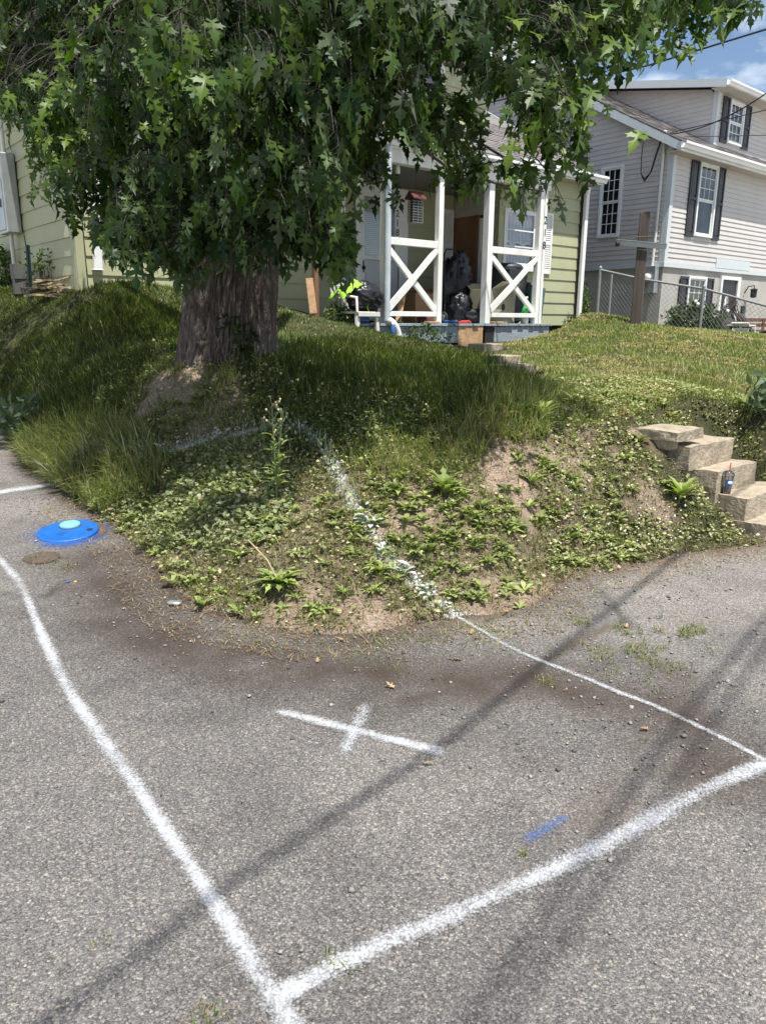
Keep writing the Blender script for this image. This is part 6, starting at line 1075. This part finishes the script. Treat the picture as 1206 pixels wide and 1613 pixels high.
gcol = RNG.uniform(.06, .34, n)[:, None]*np.where((D > .12)[:, None], np.array([[1.1, .85, .66]]), np.array([[1, .95, .87]])); mpb, nn_, ll_, bb_ = newmat('pebble'); aa_ = N(nn_, 'Attribute'); aa_.attribute_name = 'Col'; ll_.new(aa_.outputs['Color'], bb_.inputs['Base Color']); bb_.inputs['Roughness'].default_value = .9; M['pebble'] = mpb
GV.append((V, T, np.repeat(gcol, len(Vp), 0))); flush('gravel', 'loose grey gravel along the bank foot and broken asphalt', 'pebble', 'gravel')

# ------------------------------------------------------------ single plants
def lance(jag, seed):
    rr = random.Random(seed); n = 9; L_, R2 = [], []
    for k in range(n+1):
        t = k/n; w = .115*math.sin(math.pi*min(1, t**.75))+.01; w *= (1+jag*(1 if k % 2 else -.8)) if 0 < k < n else .3; zc = .42*t-.52*t*t+rr.uniform(-.01, .01); L_.append((-w, t, zc+w*.35)); R2.append((w, t, zc+w*.35))
    V = []; T = []
    for k in range(n+1): V += [L_[k], (0, (k/n), .42*k/n-.52*(k/n)**2), R2[k]]
    for k in range(n): a = 3*k; T += [(a, a+1, a+4), (a, a+4, a+3), (a+1, a+2, a+5), (a+1, a+5, a+4)]
    return np.array(V, float), np.array(T)
LANCE = []
for k in range(8): V, T = lance([.45, .15, .55, .05][k % 4], k); LANCE.append(arrmesh('leaf', V, T, M['weed'], np.repeat(colmix(1, (.15, .21, .06), (.31, .36, .13)), len(V), 0)))
def orient(tip, nor):
    y = Vector(tip).normalized(); x = y.cross(Vector(nor)).normalized(); z = x.cross(y); return Matrix(((x[0], y[0], z[0], 0), (x[1], y[1], z[1], 0), (x[2], y[2], z[2], 0), (0, 0, 0, 1)))
def rosette(p, r, nl, label, group=None, up=.25, name='weed_rosette', meshes=None):
    t = thing(name, label, 'weed', p, random.uniform(0, 6), group)
    for k in range(nl):
        a = 2*math.pi*k/nl*1.618*2+random.uniform(-.3, .3); u2 = up*random.uniform(.4, 2.); o = link('leaf', random.choice(meshes or LANCE), t); o.matrix_local = Matrix.Translation((0, 0, .004*k/nl)) @ orient((math.cos(a), math.sin(a), u2), (-math.cos(a)*u2*.8, -math.sin(a)*u2*.8, 1)) @ Matrix.Scale(r*random.uniform(.6, 1.1), 4)
    return t
RL = 'leafy dandelion-like rosette on the sunlit bank'
t_ = rosette(onlawn(440, 925), .185, 42, 'largest bright leafy rosette at the foot of the bank', up=.45); o = MB(); o.tube([(0, 0, .02), (.06, .03, .14), (.16, .08, .24)], .004, 6); o.part('flower_stalk', M['straw'], t_)
for (x_, y_) in [(395, 945), (475, 940), (350, 940), (540, 935), (600, 905), (510, 890), (560, 870), (470, 870), (415, 850), (370, 880), (330, 905), (290, 890), (255, 870), (620, 870), (660, 880), (690, 850), (640, 830), (700, 800), (735, 810), (600, 815), (565, 830), (520, 790), (500, 800), (460, 800), (620, 780), (680, 770), (720, 770), (660, 790), (760, 850), (790, 880), (810, 840), (840, 820), (780, 790), (830, 760), (850, 730), (900, 760), (930, 800), (960, 760), (1000, 770), (900, 850), (720, 900), (680, 905), (590, 930), (320, 860), (280, 850), (1040, 760), (990, 730), (955, 700), (870, 880), (500, 960), (440, 965), (380, 965), (315, 955), (230, 855)]:
    p = onlawn(x_+random.uniform(-8, 8), y_+random.uniform(-6, 6)); rosette(p, random.uniform(.06, .12), random.randint(8, 13), RL, 'leafy rosettes on the bank', random.uniform(.2, .6))
for (x_, y_, lab) in ((820, 660, 'broad dark leafy clump at the shade edge of the long grass'), (850, 665, 'broad leafy clump rising at the right end of the long grass'), (700, 780, 'drooping pale leafy clump by the bare soil hollow'), (1070, 790, 'arching tuft of long leaves below the concrete steps')):
    p = onlawn(x_, y_); rosette(p, .19, 26, lab, up=1.0)
def bush(label, p, rx, ry, rz_, n, size, C, nm='bush', stems=14, cat='bush', flowers=0, vd=0., fl=(.75, .72, .7)):
    t = thing(nm, label, cat, p); d = RNG.normal(size=(n, 3)); d /= np.linalg.norm(d, axis=1, keepdims=True); r = RNG.uniform(.2, 1, n)**.45; P = d*r[:, None]*np.array([rx, ry, rz_/2])+np.array([0, 0, rz_/2]); P += .12*rx*np.stack([fbm(P[:, 0]*7+k*9, P[:, 1]*7, P[:, 2]*7, 2, k)-.5 for k in range(3)], -1)*4
    P = P[P[:, 2] > 0]; n = len(P); V0 = np.array([(0, 0, 0), (.24, .4, .05), (0, 1, -.12), (-.24, .4, .05)], float); T0 = np.array([(0, 1, 2), (0, 2, 3)]); V, T, _ = instance(V0, T0, P, RNG.normal(0, 1, (n, 3))+[0, 0, vd], RNG.normal(0, .6, (n, 3))+[0, -.3, .6], RNG.uniform(*size, n)); f = link('foliage', arrmesh('foliage', V, T, M['weed'], np.repeat(colmix(n, *C), 4, 0)), t); f['kind'] = 'stuff'
    for k in range(stems): q = P[RNG.integers(n)]; m = MB(); m.tube([(q[0]*.15, q[1]*.15, -.03), (q[0]*.6, q[1]*.6, q[2]*.5), tuple(q)], [.008, .006, .003], 5); m.part('stem', M['wood_old'], t)
    for k in range(flowers): q = P[RNG.integers(n)]; m = MB(); m.blob((q[0]*1.2, -ry*.95, q[2]*.9+.08), (.032, .028, .03), .4, k, 12, 8, fr=5); m.part('blossom', M['lace'], t)
    return t
GC = ((.04, .075, .02), (.10, .15, .04), (.16, .2, .07), .1); GD = ((.03, .055, .02), (.07, .11, .04), (.14, .17, .09), .1)
p = W2(GP0, SR+.45, F1+.35, 0); p[2] = lz(p[0], p[1])-.05; bush('tall leafy shrub growing against the green house\'s right corner', p, .32, .3, 1.45, 2600, (.04, .09), GC)
p = W2(GP0, SR-.35, F1-.45, 0); p[2] = lz(p[0], p[1])-.05; bush('wispy knee-high weeds in front of the green house\'s right corner', p, .42, .2, .62, 1500, (.03, .08), GD, 'weed_clump', 22, 'weeds', vd=.8)
p = W2(GP0, SR+.6, F1-.1, 0); p[2] = lz(p[0], p[1])-.1; bush('low grey-green weeds along the fence behind the lawn', p, .6, .3, .6, 2200, (.03, .08), GD, 'weed_clump', 16, 'weeds', vd=.8)
p = atd(1088, 538, 14.6); p[2] = lz(p[0], p[1])-.15; bush('bushy plant with white blossoms under the grey house\'s lower window', p, .62, .3, .95, 3600, (.04, .10), GD, flowers=7)
p = crest(12, 8, 11.2); bush('bright leafy weeds at the left edge beside the concrete blocks', p+np.array([-.05, .2, -.05]), .5, .4, .62, 2600, (.04, .085), GC, 'weed_clump', 16, 'weeds')
p = crest(72, 8, 9.8); bush('thin stalky weeds standing behind the green stake', p+np.array([0, .1, -.05]), .32, .15, .62, 260, (.04, .08), GC, 'weed_clump', 20, 'weeds')
p = W2(GP0, -.75, .1, 1.25); bush('pale leafy weeds by the brown porch pole', p, .22, .15, .5, 700, (.04, .09), ((.09, .13, .04), (.17, .22, .09), (.3, .33, .2), .1), 'weed_clump', 10, 'weeds')
p = W2(GP0, .55, -.14, 1.12); bush('small green weeds against the porch base below the left X brace', p, .5, .1, .3, 700, (.03, .07), GC, 'weed_clump', 10, 'weeds', vd=1)
p = onlawn(30, 690); bush('bluish feathery thistle at the left edge of the bank', p, .2, .2, .40, 130, (.09, .17), ((.07, .11, .065), (.14, .19, .12), (.14, .18, .12), .1), 'thistle', 6, 'weed')
p = onlawn(1204, 660); bush('bluish thistle plant at the right edge above the steps', p, .15, .13, .36, 110, (.07, .13), ((.07, .11, .065), (.14, .19, .12), (.14, .18, .12), .1), 'thistle', 5, 'weed')
# sapling at the trunk foot
p = atd(385, 600, 6.25); p[2] = lz(p[0], p[1]); sg = thing('maple_sapling', 'small maple sapling sprouting at the foot of the trunk', 'sapling', p)
for k in range(5):
    e = (random.uniform(-.22, .22), random.uniform(-.1, .1), random.uniform(.2, .46)); m = MB(); m.tube([(0, 0, -.02), (e[0]*.4, e[1]*.4, e[2]*.6), e], [.006, .004, .002], 5); m.part('stem', M['wood_old'], sg)
    for j in range(7): f = random.uniform(.35, 1.); a = random.uniform(0, 6.28); o = link('leaf', lm[random.randrange(8)], sg); o.matrix_local = Matrix.Translation((e[0]*f+.03*math.cos(a), e[1]*f+.03*math.sin(a), e[2]*f)) @ orient((math.cos(a), math.sin(a)-.4, -.5), (.2*math.cos(a), -.5, 1)) @ Matrix.Scale(random.uniform(.07, .12), 4)
# tall flowering weed
p = onlawn(436, 790); tw_ = thing('flowering_weed', 'tall pale branching weed with tiny yellow heads on the bank', 'weed', p); Ht = 1.35*(p[2]*0+.45)
for k in range(4):
    ex, ey, ez = random.uniform(-.03, .1), random.uniform(-.05, .05), Ht*random.uniform(.85, 1.05); m = MB(); m.tube([(0, 0, 0), (ex*.3, ey*.3, ez*.5), (ex, ey, ez)], [.005, .004, .002], 6); m.part('stem', M['weedstem'], tw_)
    for j in range(8): f = .55+.45*random.random(); a = random.uniform(0, 6.28); q = Vector((ex*f, ey*f, ez*f)); e = q+Vector((math.cos(a)*.05, math.sin(a)*.05, .045)); m = MB(); m.tube([q, e], .0016, 4); m.part('stem', M['weedstem'], tw_); m = MB(); m.blob(tuple(e), (.007, .007, .009), .2, j, 8, 6); m.part('flower_head', M['straw'] if j % 3 else M['weedstem'], tw_)
    for j in range(9): f = .1+.6*random.random(); a = random.uniform(0, 6.28); o = link('leaf', random.choice(LANCE), tw_); o.matrix_local = Matrix.Translation((ex*f, ey*f, ez*f)) @ orient((math.cos(a), math.sin(a), .4), (-.3*math.cos(a), -.3*math.sin(a), 1)) @ Matrix.Scale(random.uniform(.06, .12), 4)
# fallen leaves
dl = []
for k, c in enumerate(((.30, .15, .07), (.28, .20, .1), (.38, .26, .13))): mm = surf('dead_leaf', c, .8, .2, 30); V, T = bendleaf(Vlow, .35, -.3), Tlow; me = arrmesh('fallen_leaf', V, T, mm); dl.append(me)
for k, (x_, y_) in enumerate([(505, 990), (605, 915), (540, 1010), (470, 975), (370, 985), (340, 945), (650, 960), (740, 1000), (690, 975), (580, 1015), (430, 1020), (667, 1205), (715, 1040), (800, 965), (620, 1085), (1020, 1150), (880, 905), (985, 990), (155, 745), (500, 1045)]):
    p = onroad(x_, y_) if toe_d(*onroad(x_, y_)[:2]) < 0 else onlawn(x_, y_); o = link('fallen_leaf', dl[k % 3]); props(o, 'small dry orange-brown leaf lying near the bank foot', 'fallen leaf', 'fallen leaves'); o.location = p+np.array([0, 0, .008]); o.rotation_euler = (random.uniform(-.3, .3), random.uniform(-.3, .3), random.uniform(0, 6)); o.scale = (random.uniform(.02, .04),)*3
# white painted leaves
for (x_, y_, lab) in ((218, 716, 'flat leaf sprayed white at the left end of the grass line'), (255, 712, 'larger leaf sprayed white on the grass line'), (580, 824, 'leaf sprayed white in the middle of the bank line'), (645, 902, 'leaf cluster sprayed white at the foot of the bank line')):
    p = onlawn(x_, y_); o = link('painted_leaf', arrmesh('painted_leaf', bendleaf(LANCE and np.array([(0, 0, 0), (.3, .3, .05), (.25, .7, .05), (0, 1, 0), (-.25, .7, .05), (-.3, .3, .05)], float), .1, .2), np.array([(0, 1, 2), (0, 2, 3), (0, 3, 4), (0, 4, 5)]), M['lace'])); props(o, lab, 'leaf'); o.location = p+np.array([0, -.02, .04]); o.rotation_euler = (.5, .1, random.uniform(1, 2)); o.scale = (.075,)*3

# ------------------------------------------------------------ overhead cables
def cable(label, P, r, group=None, sag=.0, nm='overhead_cable'):
    P = [np.array(p, float) for p in P]; Q = []
    for a, b in zip(P[:-1], P[1:]):
        for t in np.linspace(0, 1, 14)[:-1]: Q.append(a*(1-t)+b*t-np.array([0, 0, sag*4*t*(1-t)]))
    Q.append(P[-1]); m = MB(); m.tube(Q, r, 7); return props(m.part(nm, M['cable'], None), label, 'cable', group)
cable('dark cable crossing the sky at the upper right corner', [atd(700, 178, 12.), atd(1020, 103, 11.), atd(1206, 46, 10.2), atd(1500, -60, 9.)], .012)
hd_ = W2(GG, -.1, .22, 5.22)
cable('upper service cable running to the grey house\'s conduit head', [hd_, atd(1206, 147, 14), atd(1500, 60, 12)], .012, sag=.15); cable('middle service cable running to the grey house\'s gable', [W2(GG, -.14, .78, 5.2), hd_+[.02, -.02, .0], atd(1206, 173, 14), atd(1500, 150, 11)], .008); cable('lowest service cable passing the grey house\'s eave', [hd_+[.3, -.35, -.12], atd(1206, 213, 14.5), atd(1500, 240, 13)], .006)
def overhead(px_pts, h, r, label):
    G = [onroad(*q) for q in px_pts]; P = [g_ + SUNV*(h/SUNV[2]) for g_ in G]; a, b = P[0], P[-1]; d = (b-a)/np.linalg.norm(b-a); return cable(label, [a-d*12] + P + [b+d*16], r)
overhead([(200, 1520), (350, 1400), (520, 1290), (700, 1172), (860, 1040), (960, 960), (1055, 885)], 6.2, .015, 'thick overhead cable whose shadow crosses the road diagonally'); overhead([(860, 1440), (960, 1290), (1030, 1190), (1090, 1110), (1206, 970)], 6.2, .011, 'thin overhead cable whose shadow falls right of the thick one'); overhead([(910, 1440), (1020, 1290), (1080, 1200), (1206, 1015)], 6.2, .009, 'thin overhead cable whose shadow falls farthest to the right')
